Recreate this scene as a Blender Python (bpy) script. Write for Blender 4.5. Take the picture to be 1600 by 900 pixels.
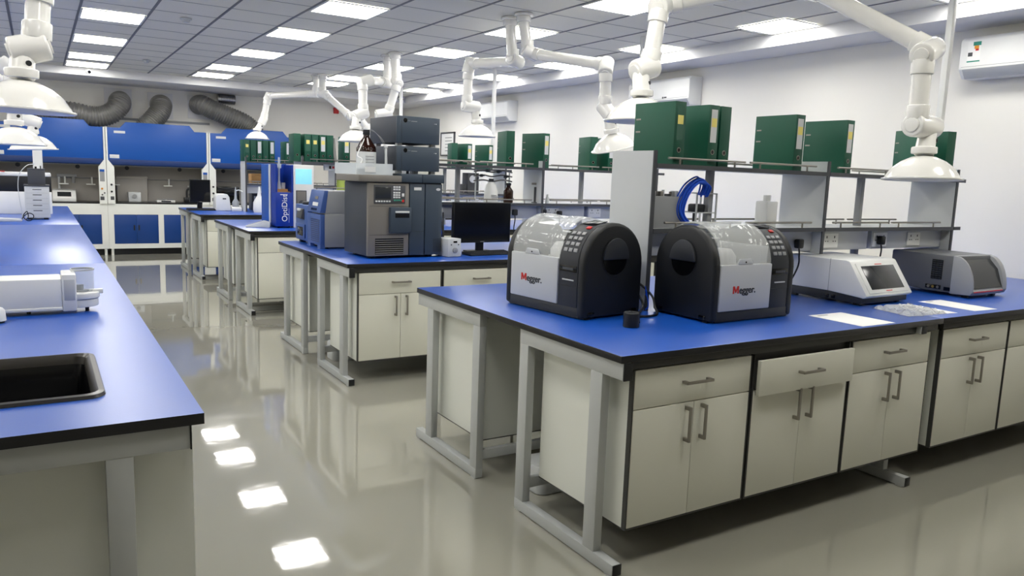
import bpy, bmesh, math, random
from mathutils import Vector, Matrix, Euler
random.seed(7)
S = bpy.context.scene
for o in list(bpy.data.objects):
    bpy.data.objects.remove(o)
COL = S.collection
PI = math.pi
R = math.radians

# ------------------------------------------------------------------ camera
F_PX, YAW, PITCH, ROLL, CAM_H = 1194.4, .5552, -.1442, .0357, 1.5547
cam_d = bpy.data.cameras.new('camera')
cam_d.sensor_width = 36.0
cam_d.lens = F_PX / 1600 * 36
cam_d.clip_start = .05
cam_o = bpy.data.objects.new('camera', cam_d)
COL.objects.link(cam_o)
fw = Vector((math.sin(YAW) * math.cos(PITCH), math.cos(YAW) * math.cos(PITCH), math.sin(PITCH)))
rt = Vector((math.cos(YAW), -math.sin(YAW), 0))
up = rt.cross(fw)
r2 = math.cos(ROLL) * rt + math.sin(ROLL) * up
u2 = -math.sin(ROLL) * rt + math.cos(ROLL) * up
cam_o.matrix_world = Matrix(((r2.x, u2.x, -fw.x, 0), (r2.y, u2.y, -fw.y, 0), (r2.z, u2.z, -fw.z, CAM_H), (0, 0, 0, 1)))
S.camera = cam_o

# ------------------------------------------------------------------ light and exposure
LAMP_STRENGTH = 15.0
LAMP_COLOR = (1.0, .975, .915)
w = bpy.data.worlds.new('world')
S.world = w
w.use_nodes = True
w.node_tree.nodes['Background'].inputs[0].default_value = (.9, .95, 1, 1)
w.node_tree.nodes['Background'].inputs[1].default_value = .3
S.view_settings.view_transform = 'Standard'
S.view_settings.look = 'None'
S.view_settings.gamma = 1
S.view_settings.exposure = 0.18
S.view_settings.use_curve_mapping = False

# ------------------------------------------------------------------ materials
def s2l(c):
    return tuple(((v / 255 / 12.92) if v / 255 <= .04045 else ((v / 255 + .055) / 1.055) ** 2.4) for v in c)

def mat(name, rgb, rough=.5, metal=0, var=.04, scale=6, bump=0, bscale=40, coat=0, crough=.05, trans=0, ior=1.45, spec=None, emit=None, es=0, alpha=1):
    m = bpy.data.materials.new(name)
    m.use_nodes = True
    nt = m.node_tree
    b = nt.nodes['Principled BSDF']
    c = s2l(rgb)
    tc = nt.nodes.new('ShaderNodeTexCoord')
    nz = nt.nodes.new('ShaderNodeTexNoise')
    nz.inputs['Scale'].default_value = scale
    nz.inputs['Detail'].default_value = 4
    nt.links.new(tc.outputs['Object'], nz.inputs['Vector'])
    mx = nt.nodes.new('ShaderNodeMix')
    mx.data_type = 'RGBA'
    mx.inputs[6].default_value = tuple(v * (1 - var) for v in c) + (1,)
    mx.inputs[7].default_value = tuple(min(1, v * (1 + var)) for v in c) + (1,)
    nt.links.new(nz.outputs['Fac'], mx.inputs[0])
    nt.links.new(mx.outputs[2], b.inputs['Base Color'])
    b.inputs['Roughness'].default_value = rough
    b.inputs['Metallic'].default_value = metal
    b.inputs['IOR'].default_value = ior
    if coat:
        b.inputs['Coat Weight'].default_value = coat
        b.inputs['Coat Roughness'].default_value = crough
    if trans:
        b.inputs['Transmission Weight'].default_value = trans
    if spec is not None:
        b.inputs['Specular IOR Level'].default_value = spec
    if emit:
        b.inputs['Emission Color'].default_value = tuple(emit) + (1,)
        b.inputs['Emission Strength'].default_value = es
    if alpha < 1:
        b.inputs['Alpha'].default_value = alpha
    if bump:
        n2 = nt.nodes.new('ShaderNodeTexNoise')
        n2.inputs['Scale'].default_value = bscale
        n2.inputs['Detail'].default_value = 3
        nt.links.new(tc.outputs['Object'], n2.inputs['Vector'])
        bp = nt.nodes.new('ShaderNodeBump')
        bp.inputs['Strength'].default_value = bump
        bp.inputs['Distance'].default_value = .02
        nt.links.new(n2.outputs['Fac'], bp.inputs['Height'])
        nt.links.new(bp.outputs['Normal'], b.inputs['Normal'])
    return m

M = {}
M['wall'] = mat('wall_paint', (238, 236, 229), .75, scale=2, var=.02)
M['trim'] = mat('trim_paint', (225, 225, 226), .6, var=.01)
M['ceil'] = mat('ceiling_tile', (228, 226, 216), .85, scale=90, var=.05, bump=.05, bscale=120)
M['grid'] = mat('ceiling_grid', (110, 112, 117), .5)
M['floor'] = mat('resin_floor', (160, 158, 146), .05, scale=.9, var=.05, bump=.04, bscale=4.5, coat=.6, crough=.02, ior=1.55)
M['lamp'] = mat('lamp_diffuser', (250, 250, 245), .5, emit=LAMP_COLOR, es=LAMP_STRENGTH)
M['lampframe'] = mat('lamp_frame', (232, 233, 232), .4)
M['blue_top'] = mat('blue_laminate', (5, 78, 178), .36, scale=3, var=.06, bump=.03, bscale=180, spec=.7, coat=.55, crough=.28)
M['edge'] = mat('black_edge', (28, 28, 30), .35)
M['steel'] = mat('grey_steel', (178, 181, 180), .38, var=.03)
M['cab'] = mat('cream_board', (218, 218, 205), .42, scale=2, var=.02)
M['cabside'] = mat('pale_board', (222, 224, 216), .42, scale=2, var=.02)
M['band'] = mat('dark_band', (62, 62, 60), .5)
M['nickel'] = mat('satin_nickel', (150, 146, 138), .35, metal=.8)
M['black'] = mat('black_plastic', (22, 24, 27), .45, bump=.03, bscale=300)
M['blackg'] = mat('black_gloss', (8, 9, 12), .12)
M['char'] = mat('charcoal_plastic', (40, 43, 48), .5, bump=.03, bscale=300)
M['dgrey'] = mat('dark_grey', (70, 72, 76), .5)
M['mgrey'] = mat('mid_grey', (146, 148, 150), .45)
M['lgrey'] = mat('light_grey', (200, 203, 204), .4)
M['white'] = mat('white_plastic', (232, 233, 231), .32)
M['arm'] = mat('arm_plastic', (240, 239, 234), .18, coat=.4)
M['green'] = mat('green_cloth_cover', (14, 78, 58), .5, scale=30, var=.06, bump=.03, bscale=250)
M['paper'] = mat('white_paper', (240, 240, 238), .8)
M['pages'] = mat('grey_pages', (188, 188, 184), .8)
M['label'] = mat('label_card', (214, 216, 216), .5)
M['pocket'] = mat('clear_pocket', (60, 100, 84), .25)
M['note'] = mat('yellow_note', (240, 226, 130), .7)
M['hoodblue'] = mat('hood_blue', (20, 82, 168), .4, var=.03)
M['hoodblue2'] = mat('hood_blue_dark', (12, 46, 104), .4, var=.03)
M['hoodwhite'] = mat('hood_white', (228, 230, 226), .4)
M['baffle'] = mat('hood_lining', (168, 164, 157), .6)
M['counter'] = mat('hood_counter', (20, 21, 24), .35)
M['silver'] = mat('flex_duct_cloth', (130, 129, 126), .4, metal=.2, scale=14, var=.15)
M['foil'] = mat('foil', (190, 190, 190), .25, metal=1, bump=.4, bscale=30)
M['navy'] = mat('navy_panel', (54, 66, 79), .4)
M['navy2'] = mat('navy_side', (52, 58, 68), .45)
M['taupe'] = mat('taupe_panel', (118, 114, 108), .5)
M['instblue'] = mat('instrument_blue', (62, 90, 150), .4)
M['instblue2'] = mat('instrument_deep_blue', (10, 52, 150), .35)
M['panelg'] = mat('silver_grey_panel', (192, 195, 198), .35)
M['clear'] = mat('clear_plastic', (236, 240, 240), .07, alpha=.26, spec=.9, var=0)
M['clear2'] = mat('clear_tube', (190, 198, 212), .05, alpha=.2, spec=.9, var=0)
M['pane'] = mat('glass_pane', (220, 235, 235), .03, alpha=.08, spec=.6, var=0)
M['cleart'] = mat('frosted_tray', (225, 232, 236), .2, alpha=.45, spec=.6, var=0)
M['amber'] = mat('amber_glass', (40, 16, 6), .06, trans=.15, ior=1.45)
M['red'] = mat('red_paint', (196, 38, 36), .4)
M['cable_b'] = mat('blue_cable', (20, 80, 205), .4)
M['card'] = mat('cardboard', (176, 136, 88), .8, scale=20)
M['screen'] = mat('touch_screen', (120, 190, 210), .2, emit=(.25, .62, .72), es=.7, var=.25, scale=9)
M['dscreen'] = mat('dark_screen', (44, 47, 50), .15)
M['orange'] = mat('orange_sticker', (226, 150, 50), .5)
M['teal'] = mat('teal_sticker', (50, 140, 120), .5)
M['lime'] = mat('lime_liquid', (200, 220, 110), .2, trans=.3)
M['plant'] = mat('green_plastic', (50, 120, 40), .4)
M['brass'] = mat('brass', (180, 150, 80), .3, metal=.9)
M['doorblue'] = mat('cupboard_blue', (16, 60, 128), .4)
M['rim'] = mat('sink_rim', (62, 60, 58), .25)
M['instnavy'] = mat('instrument_navy', (34, 52, 98), .4)
M['ash'] = mat('ash_grey_plastic', (98, 100, 103), .45)
M['panelg2'] = mat('pale_grey_plastic', (158, 160, 162), .4)
M['bag'] = mat('plastic_bag', (225, 228, 230), .1, alpha=.6, spec=.9, bump=1.0, bscale=28)

# ------------------------------------------------------------------ mesh helpers
class MB:
    def __init__(s):
        s.bm = bmesh.new()
    def add(s, t, mi=0, Mx=None):
        for f in t.faces:
            f.material_index = mi
        if Mx is not None:
            bmesh.ops.transform(t, matrix=Mx, verts=t.verts)
        me = bpy.data.meshes.new('tmp')
        t.to_mesh(me)
        t.free()
        s.bm.from_mesh(me)
        bpy.data.meshes.remove(me)
        return s
    def box(s, x0, x1, y0, y1, z0, z1, bev=0, mi=0, Mx=None, seg=2):
        t = bmesh.new()
        bmesh.ops.create_cube(t, size=1)
        for v in t.verts:
            v.co = Vector(((x0 + x1) / 2 + v.co.x * (x1 - x0), (y0 + y1) / 2 + v.co.y * (y1 - y0), (z0 + z1) / 2 + v.co.z * (z1 - z0)))
        if bev:
            bmesh.ops.bevel(t, geom=t.edges[:], offset=bev, segments=seg, affect='EDGES', profile=.5)
        return s.add(t, mi, Mx)
    def cyl(s, p, q, r, r1=None, seg=20, mi=0, bev=0, Mx=None):
        p, q = Vector(p), Vector(q)
        d = q - p
        t = bmesh.new()
        bmesh.ops.create_cone(t, cap_ends=True, segments=seg, radius1=r, radius2=r if r1 is None else r1, depth=d.length)
        if bev:
            es = [e for e in t.edges if abs(e.verts[0].co.z - e.verts[1].co.z) < 1e-6]
            bmesh.ops.bevel(t, geom=es, offset=bev, segments=3, affect='EDGES', profile=.5)
        q4 = Vector((0, 0, 1)).rotation_difference(d.normalized())
        m4 = Matrix.Translation((p + q) / 2) @ q4.to_matrix().to_4x4()
        bmesh.ops.transform(t, matrix=m4, verts=t.verts)
        return s.add(t, mi, Mx)
    def tube(s, pts, r, seg=8, mi=0, rf=None, Mx=None):
        pts = [Vector(p) for p in pts]
        t = bmesh.new()
        rings = []
        n = None
        for i, p in enumerate(pts):
            a = pts[max(0, i - 1)]
            b = pts[min(len(pts) - 1, i + 1)]
            d = (b - a).normalized()
            if n is None:
                n = d.orthogonal().normalized()
            else:
                n = (n - d * n.dot(d)).normalized()
            bn = d.cross(n)
            rr = rf(i) if rf else r
            rings.append([t.verts.new(p + (n * math.cos(2 * PI * k / seg) + bn * math.sin(2 * PI * k / seg)) * rr) for k in range(seg)])
        for i in range(len(rings) - 1):
            for k in range(seg):
                t.faces.new((rings[i][k], rings[i][(k + 1) % seg], rings[i + 1][(k + 1) % seg], rings[i + 1][k]))
        t.faces.new(rings[0][::-1])
        t.faces.new(rings[-1])
        return s.add(t, mi, Mx)
    def lathe(s, prof, Mx=None, seg=32, mi=0):
        t = bmesh.new()
        rings = []
        for (r, z) in prof:
            if r < 1e-6:
                rings.append([t.verts.new((0, 0, z))])
            else:
                rings.append([t.verts.new((r * math.cos(2 * PI * k / seg), r * math.sin(2 * PI * k / seg), z)) for k in range(seg)])
        for a, b in zip(rings, rings[1:]):
            for k in range(seg):
                k2 = (k + 1) % seg
                if len(a) == 1 and len(b) == 1:
                    continue
                if len(a) == 1:
                    t.faces.new((a[0], b[k2], b[k]))
                elif len(b) == 1:
                    t.faces.new((a[k], a[k2], b[0]))
                else:
                    t.faces.new((a[k], a[k2], b[k2], b[k]))
        bmesh.ops.recalc_face_normals(t, faces=t.faces)
        return s.add(t, mi, Mx)
    def prism(s, poly, a, b, axis='x', bev=0, mi=0, Mx=None, seg=2):
        def P(u, v, h):
            return {'x': (h, u, v), 'y': (u, h, v), 'z': (u, v, h)}[axis]
        t = bmesh.new()
        A = [t.verts.new(P(u, v, a)) for u, v in poly]
        B = [t.verts.new(P(u, v, b)) for u, v in poly]
        n = len(poly)
        t.faces.new(A)
        t.faces.new(B[::-1])
        for i in range(n):
            t.faces.new((A[i], B[i], B[(i + 1) % n], A[(i + 1) % n]))
        bmesh.ops.recalc_face_normals(t, faces=t.faces)
        if bev:
            es = [e for e in t.edges if len(e.link_faces) == 2 and e.calc_face_angle(0) > .5]
            bmesh.ops.bevel(t, geom=es, offset=bev, segments=seg, affect='EDGES', profile=.5)
        return s.add(t, mi, Mx)
    def shell(s, outer, inner, a, b, axis='x', mi=0):
        def P(p, h):
            u, v = p
            return {'x': (h, u, v), 'y': (u, h, v), 'z': (u, v, h)}[axis]
        poly = list(outer) + list(inner)[::-1]
        n = len(outer)
        t = bmesh.new()
        A = [t.verts.new(P(p, a)) for p in poly]
        B = [t.verts.new(P(p, b)) for p in poly]
        N = len(poly)
        for i in range(N):
            t.faces.new((A[i], B[i], B[(i + 1) % N], A[(i + 1) % N]))
        for i in range(n - 1):
            j = N - 1 - i
            t.faces.new((A[i], A[i + 1], A[j - 1], A[j]))
            t.faces.new((B[i + 1], B[i], B[j], B[j - 1]))
        bmesh.ops.recalc_face_normals(t, faces=t.faces)
        return s.add(t, mi)
    def ball(s, c, r, sc=(1, 1, 1), mi=0, seg=20, Mx=None):
        t = bmesh.new()
        bmesh.ops.create_uvsphere(t, u_segments=seg, v_segments=seg // 2, radius=r)
        for v in t.verts:
            v.co = Vector((c[0] + v.co.x * sc[0], c[1] + v.co.y * sc[1], c[2] + v.co.z * sc[2]))
        return s.add(t, mi, Mx)
    def build(s, name, m, parent=None, label=None):
        me = bpy.data.meshes.new(name)
        s.bm.to_mesh(me)
        s.bm.free()
        ms = m if isinstance(m, (list, tuple)) else [m]
        for q in ms:
            me.materials.append(M[q])
        me.shade_smooth()
        me.set_sharp_from_angle(angle=R(38))
        o = bpy.data.objects.new(name, me)
        COL.objects.link(o)
        if parent:
            o.parent = parent
        if label:
            o['label'] = label
        return o

def tag(o, label, cat, group=None, kind=None):
    o['label'] = label
    o['category'] = cat
    if group:
        o['group'] = group
    if kind:
        o['kind'] = kind
    return o

def thing(name, label, cat, loc=(0, 0, 0), rz=0, group=None):
    o = bpy.data.objects.new(name, None)
    o.empty_display_size = .05
    COL.objects.link(o)
    o.location = loc
    o.rotation_euler = (0, 0, rz)
    return tag(o, label, cat, group)

def dup(root, loc, rz=0, label=None, group=None):
    def cp(o, par):
        c = o.copy()
        COL.objects.link(c)
        if par:
            c.parent = par
        for ch in list(o.children):
            cp(ch, c)
        return c
    r = cp(root, None)
    r.location = loc
    r.rotation_euler = (0, 0, rz)
    if label:
        r['label'] = label
    if group:
        r['group'] = group
    return r

def struct(name, mb, m):
    o = mb.build(name, m)
    o['kind'] = 'structure'
    return o

def text(name, body, size, m, parent, loc, rot, ext=.0006, align='LEFT', label=None, off=0.0):
    c = bpy.data.curves.new(name, 'FONT')
    c.offset = off
    c.body = body
    c.size = 1.0
    c.extrude = ext / size
    c.align_x = align
    t = bpy.data.objects.new('tmp_text', c)
    COL.objects.link(t)
    dg = bpy.context.evaluated_depsgraph_get()
    me = bpy.data.meshes.new_from_object(t.evaluated_get(dg))
    bpy.data.objects.remove(t)
    me.name = name
    me.transform(Matrix.Scale(size, 4))
    me.materials.clear()
    me.materials.append(M[m])
    o = bpy.data.objects.new(name, me)
    COL.objects.link(o)
    o.parent = parent
    o.location = loc
    o.rotation_euler = rot
    if label:
        o['label'] = label
    return o

def catmull(pts, n=8):
    P = [Vector(p) for p in pts]
    P = [P[0] * 2 - P[1]] + P + [P[-1] * 2 - P[-2]]
    out = []
    for i in range(1, len(P) - 2):
        a, b, c, d = P[i - 1], P[i], P[i + 1], P[i + 2]
        for k in range(n):
            t = k / n
            out.append(.5 * ((2 * b) + (c - a) * t + (2 * a - 5 * b + 4 * c - d) * t * t + (3 * b - a - 3 * c + d) * t ** 3))
    out.append(P[-2])
    return out

# ------------------------------------------------------------------ room shell
X0, X1, Y0, Y1, ZC = -5.0, 6.58, -3.6, 15.2, 3.0
XB, YB, ZB = 6.06, 13.9, 2.88
struct('floor', MB().box(X0 - .1, X1 + .1, Y0 - .1, Y1 + .1, -.1, 0), 'floor')
struct('wall_back', MB().box(X0, X1, Y1, Y1 + .1, 0, ZC), 'wall')
struct('wall_right', MB().box(X1, X1 + .1, Y0, Y1 + .1, 0, ZC), 'wall')
struct('wall_left', MB().box(X0 - .1, X0, Y0, Y1 + .1, 0, ZC), 'wall')
struct('wall_front', MB().box(X0, X1, Y0 - .1, Y0, 0, ZC), 'wall')
struct('trim_1', MB().box(XB, X1, Y0, Y1, ZB, ZC - .001), 'trim')
struct('trim_2', MB().box(X0, XB, YB, Y1, ZB, ZC - .001), 'trim')
# ceiling slab with the grid of the tiles laid into its underside
GX, GP = .41, .586
cb = MB().box(X0 - .1, X1 + .1, Y0 - .1, Y1 + .1, ZC, ZC + .1)
k = -9
while GX + k * GP < XB:
    x = GX + k * GP
    if x > X0:
        cb.box(x - .012, x + .012, Y0, YB, ZC - .004, ZC, mi=1)
    k += 1
y = -3.5
while y < YB:
    cb.box(X0, XB, y - .003, y + .003, ZC - .002, ZC, mi=1)
    y += .586
struct('ceiling', cb, ['ceil', 'grid'])

# ceiling lights
def light_label(c, r):
    return None
lamp = thing('ceiling_light', 'x', 'light', (0, 0, ZC))
fb = MB()
h = .285
for (a, b, c, d) in ((-h, h, -h, -h + .02), (-h, h, h - .02, h), (-h, -h + .02, -h + .02, h - .02), (h - .02, h, -h + .02, h - .02)):
    fb.box(a, b, c, d, -.012, -.0045)
fb.build('frame', 'lampframe', lamp)
MB().box(-h + .02, h - .02, -h + .02, h - .02, -.009, -.0045).build('diffuser', 'lamp', lamp)
cols = [(-4.56, 'off'), (-2.8, 'off'), (-1.04, 'off'), (.41 + .293, 'A'), (2.17 + .293, 'B'), (3.925 + .293, 'C'), (5.55 + .25, 'D')]
rows = {'A': [8.87, 10.68, 12.42, 13.46], 'B': [6.94, 8.57, 10.37, 12.14, 13.3], 'C': [5.15, 6.82, 8.54, 10.25, 11.95, 12.9],
        'D': [4.92, 6.63, 8.36, 10.04, 11.58, 12.6]}
order = ['nearest', 'second', 'third', 'fourth', 'fifth', 'farthest']
colname = {'A': 'in the leftmost row above the left bench', 'B': 'in the second row from the left', 'C': 'in the third row from the left', 'D': 'in the row beside the right bulkhead'}
first = True
for cx, c in cols:
    ys = [3.2, 5.0, 6.75, 8.5, 10.3, 12.1] if c == 'off' else rows[c]
    extra = [] if c == 'off' else [v for v in (1.45, 3.2, 5.0, 6.7) if v < ys[0] - 1.2]
    for i, yy in enumerate(ys):
        if c == 'off':
            lb = 'square white ceiling light on the far left of the room, out of frame'
        else:
            wd = 'farthest' if i == len(ys) - 1 else order[i]
            lb = f'lit ceiling panel {colname[c]}, {wd} one in view'
        o = lamp if first else dup(lamp, (cx, yy, ZC))
        first = False
        o.location = (cx, yy, ZC)
        tag(o, lb, 'light', 'ceiling light panels' if c != 'off' else 'ceiling light panels out of frame')
    for yy in extra:
        o = dup(lamp, (cx, yy, ZC), 0, 'square white ceiling light overhead, out of frame', 'ceiling light panels out of frame')
for o in [o for o in bpy.data.objects if o.name.startswith('ceiling_light') and abs(o.location.x - 5.8) < .01]:
    o.scale = (.86, 1, 1)

# ------------------------------------------------------------------ benches
T = .9
def frame(orig, rz):
    m = Matrix.Translation(orig) @ Matrix.Rotation(rz, 4, 'Z')
    return lambda x, y, z=0: m @ Vector((x, y, z))

def handle(name, par, x, y, z, vert, L=.15):
    b = MB()
    s_ = .006
    if vert:
        b.box(x - s_, x + s_, y - .034, y - .024, z - L / 2, z + L / 2, .002)
        for q in (z - L / 2 + .008, z + L / 2 - .008):
            b.box(x - s_, x + s_, y - .026, y, q - .008, q + .008, .001)
    else:
        b.box(x - L / 2, x + L / 2, y - .034, y - .024, z - s_, z + s_, .002)
        for q in (x - L / 2 + .008, x + L / 2 - .008):
            b.box(q - .008, q + .008, y - .026, y, z - s_, z + s_, .001)
    return b.build(name, 'nickel', par)

CAB_Z0, CAB_Z1 = .168, .826
def make_cabinet(wd, label, open_drawer=0.0, drop=0.0, sink=False, plain=False):
    t = thing('base_cabinet', label, 'cabinet', (0, 0, 0), 0, 'base cabinets under the blue benches')
    H = CAB_Z1 - CAB_Z0
    b = MB()
    if sink:
        b.box(0, wd, .022, .62, .006, .39, mi=0).box(0, .016, .022, .62, .39, H).box(wd - .016, wd, .022, .62, .39, H).box(.016, wd - .016, .022, .036, .39, H)
    else:
        b.box(0, wd, .022, .62, .006, H, mi=0)
    b.box(0, wd, .0, .0225, 0, .006, mi=1)
    b.box(0, wd, .0225, .62, 0, .006, mi=1)
    b.box(0, .007, 0, .0225, .006, H, mi=1)
    b.box(wd - .007, wd, 0, .0225, .006, H, mi=1)
    b.box(.007, wd - .007, .019, .0225, .006, H, mi=1)
    b.build('body', ['cabside', 'cabside' if plain else 'band'], t)
    dz = H - .16
    m = wd / 2
    for s_, (a, c) in ((-1, (.0085, m - .0015)), (1, (m + .0015, wd - .0085))):
        d = MB().box(a, c, -.001, .018, .008, dz - .002, .0012).build('door', 'cab', t)
        handle('handle', d, m + s_ * .044, -.001, dz - .09, True)
    d = MB().box(.0085, wd - .0085, -.001 - open_drawer, .018 - open_drawer, dz + .002 - drop, H - drop, .0012)
    if open_drawer:
        for q in (.03, wd - .045):
            d.box(q, q + .015, .018 - open_drawer, .018, dz + .02 - drop, H - .05 - drop, mi=1)
        d.box(.0085, .018, .0182 - open_drawer, .0185, dz + .01, H - .02, mi=1)
    d = d.build('drawer', ['cab', 'band'], t)
    handle('handle', d, m, -.001 - open_drawer, dz + .088 - drop, False)
    return t

cab_proto = {}
def place_cab(wd, W, rz, x, y, label, group, **kw):
    loc = W(x, y, CAB_Z0)
    key = (round(wd, 3), tuple(sorted(kw.items())))
    if key not in cab_proto:
        c = make_cabinet(wd, label, **kw)
        cab_proto[key] = c
        c.location = loc
        c.rotation_euler = (0, 0, rz)
        c['label'] = label
        c['group'] = group
    else:
        c = dup(cab_proto[key], loc, rz, label, group)
    return c

def worktop(W, rz, x0, x1, D, label, hole=None):
    b = MB()
    if hole is None:
        b.box(x0, x1, 0, D, T - .03, T, .004)
    else:
        hx0, hx1, hy0, hy1 = hole
        b.box(x0, hx0, 0, D, T - .03, T)
        b.box(hx1, x1, 0, D, T - .03, T)
        b.box(hx0, hx1, 0, hy0, T - .03, T)
        b.box(hx0, hx1, hy1, D, T - .03, T)
    for f in b.bm.faces:
        f.material_index = 0 if (f.normal.z > .9 and f.calc_center_median().z > T - .001) else 1
    o = b.build('worktop', ['blue_top', 'edge'])
    o.location = W(0, 0)
    o.rotation_euler = (0, 0, rz)
    return tag(o, label, 'worktop', 'blue worktops')

def bench_frame(W, rz, x0, x1, D, label, noleft=False, leg0=.125, legw=.075, rail0=.002):
    t = thing('bench_frame', label, 'bench frame', W(x0, 0), rz, 'grey steel bench frames')
    L = x1 - x0
    for xe in ((.012, L - .20) if not noleft else (L - .20,)):
        xx = (xe, xe + .042)
        for (a, b_, sgn) in ((0, .735, 1), (D - .735, D, -1)):
            MB().box(xx[0], xx[1], a, b_, 0.004, .054, .002).box(xx[0], xx[1], a + .01, a + .05, 0, .004).box(xx[0], xx[1], b_ - .05, b_ - .01, 0, .004).build('foot', 'steel', t)
            MB().box(xx[0], xx[1], a + (rail0 if sgn > 0 else 0), b_ - (rail0 if sgn < 0 else 0), .802 if xe < .1 else .829, T - .031, .002).build('top_rail', 'steel', t)
            l0, l1 = (a + leg0, a + .665) if sgn > 0 else (a, a + .735 - leg0 - legw)
            for q in ((l0, l0 + (legw if sgn > 0 else .07)), (l1, l1 + (.07 if sgn > 0 else legw))):
                MB().box(xx[0] + .001, xx[1] - .001, q[0], q[1], .052, .804 if xe < .1 else CAB_Z0 - .0005, .002).build('leg', 'steel', t)
            e = a if sgn > 0 else b_
            MB().box(xx[0] + .003, xx[1] + .004, e - .003 if sgn > 0 else e - .001, e + .001 if sgn > 0 else e + .003, .006, .052, .001).build('end_cap', 'black', t)
            e2 = e + (rail0 - .002) * sgn
            MB().box(xx[0] - (.003 if rail0 > .01 else -.003), xx[1] + .004, e2 - .002 if sgn > 0 else e2 - .001, e2 + .002 if sgn > 0 else e2 + .003, .80 if xe < .1 else .829, T - .031, .001).build('end_cap', 'black', t)
    for yy in (.70, D - .73):
        MB().box(.054 if not noleft else -.155, L - .20, yy, yy + .03, .10, .15, .002).build('crossbar', 'steel', t)
    for yy in (.028, D - .05):
        MB().box(.054, L - .001, yy, yy + .02, .832, T - .031, .001).build('apron', 'band', t)
    return t

ordn = ['first', 'second', 'third', 'fourth', 'fifth', 'sixth', 'seventh', 'eighth', 'ninth', 'tenth', 'eleventh', 'twelfth', 'thirteenth', 'fourteenth']
def bench(orig, rz, mods, D, nm, rear_n=3, front=True, hole=None, frontname=None):
    W = frame(orig, rz)
    idx = 0
    ridx = 0
    for mi, (x0, x1, n, wd) in enumerate(mods):
        pos = ['aisle-end', 'wall-side', 'far'][mi] if nm != 'long left bench' else ['near-end', 'middle', 'far-end'][mi]
        worktop(W, rz, x0 + (.0 if mi == 0 else .0008), x1, D, f'blue worktop with black edge on the {nm}, {pos} slab', hole if mi == 0 else None)
        bench_frame(W, rz, x0, x1, D, f'grey steel leg frame under the {nm}, {pos} section', mi > 0, **(dict(leg0=.173, legw=.064, rail0=.035) if hole else {}))
        for i in range(n):
            xx = x0 + (.091 if mi == 0 else .055) + i * (wd + .014)
            kw = {}
            if nm == 'nearest bench' and mi == 0 and i == 1:
                kw = dict(open_drawer=.03, drop=.022)
                lb = 'cream base cabinet with its drawer pulled ajar, nearest bench'
            else:
                lb = f'cream base cabinet along the front of the {nm}, {ordn[idx]} from its {"aisle" if nm != "long left bench" else "near"} end'
            if hole and mi == 0 and i == 0:
                kw = dict(sink=True)
            if hole:
                kw['plain'] = True
            place_cab(wd, W, rz, xx, .018 if hole else .03, lb, f'cabinets along the front of the {nm}', **kw)
            idx += 1
            if ridx < rear_n:
                place_cab(wd, W, rz + PI, xx + wd, D - .03, f'cream base cabinet on the rear of the {nm}, {ordn[ridx]} from its {"aisle" if nm != "long left bench" else "near"} end', f'cabinets along the rear of the {nm}')
                ridx += 1
    return W

BX = 1.844
mods = [(0, 2.186, 3, .671), (2.186, 4.73, 3, .69)]
BY = [2.171, 5.204, 8.205, 11.076]
BD = 1.85
BN = ['nearest bench', 'second bench', 'third bench', 'farthest bench']
WB = [bench((BX, y, 0), 0, mods, BD, n, rear_n=6) for y, n in zip(BY, BN)]
LB = (.351, 2.107, 0)
WL = bench(LB, R(90), [(0, 3.54, 4, .80), (3.54, 7.1, 4, .80), (7.1, 10.9, 4, .80)], BD, 'long left bench', rear_n=1,
           hole=(.275, .805, .235, .95))

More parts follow.
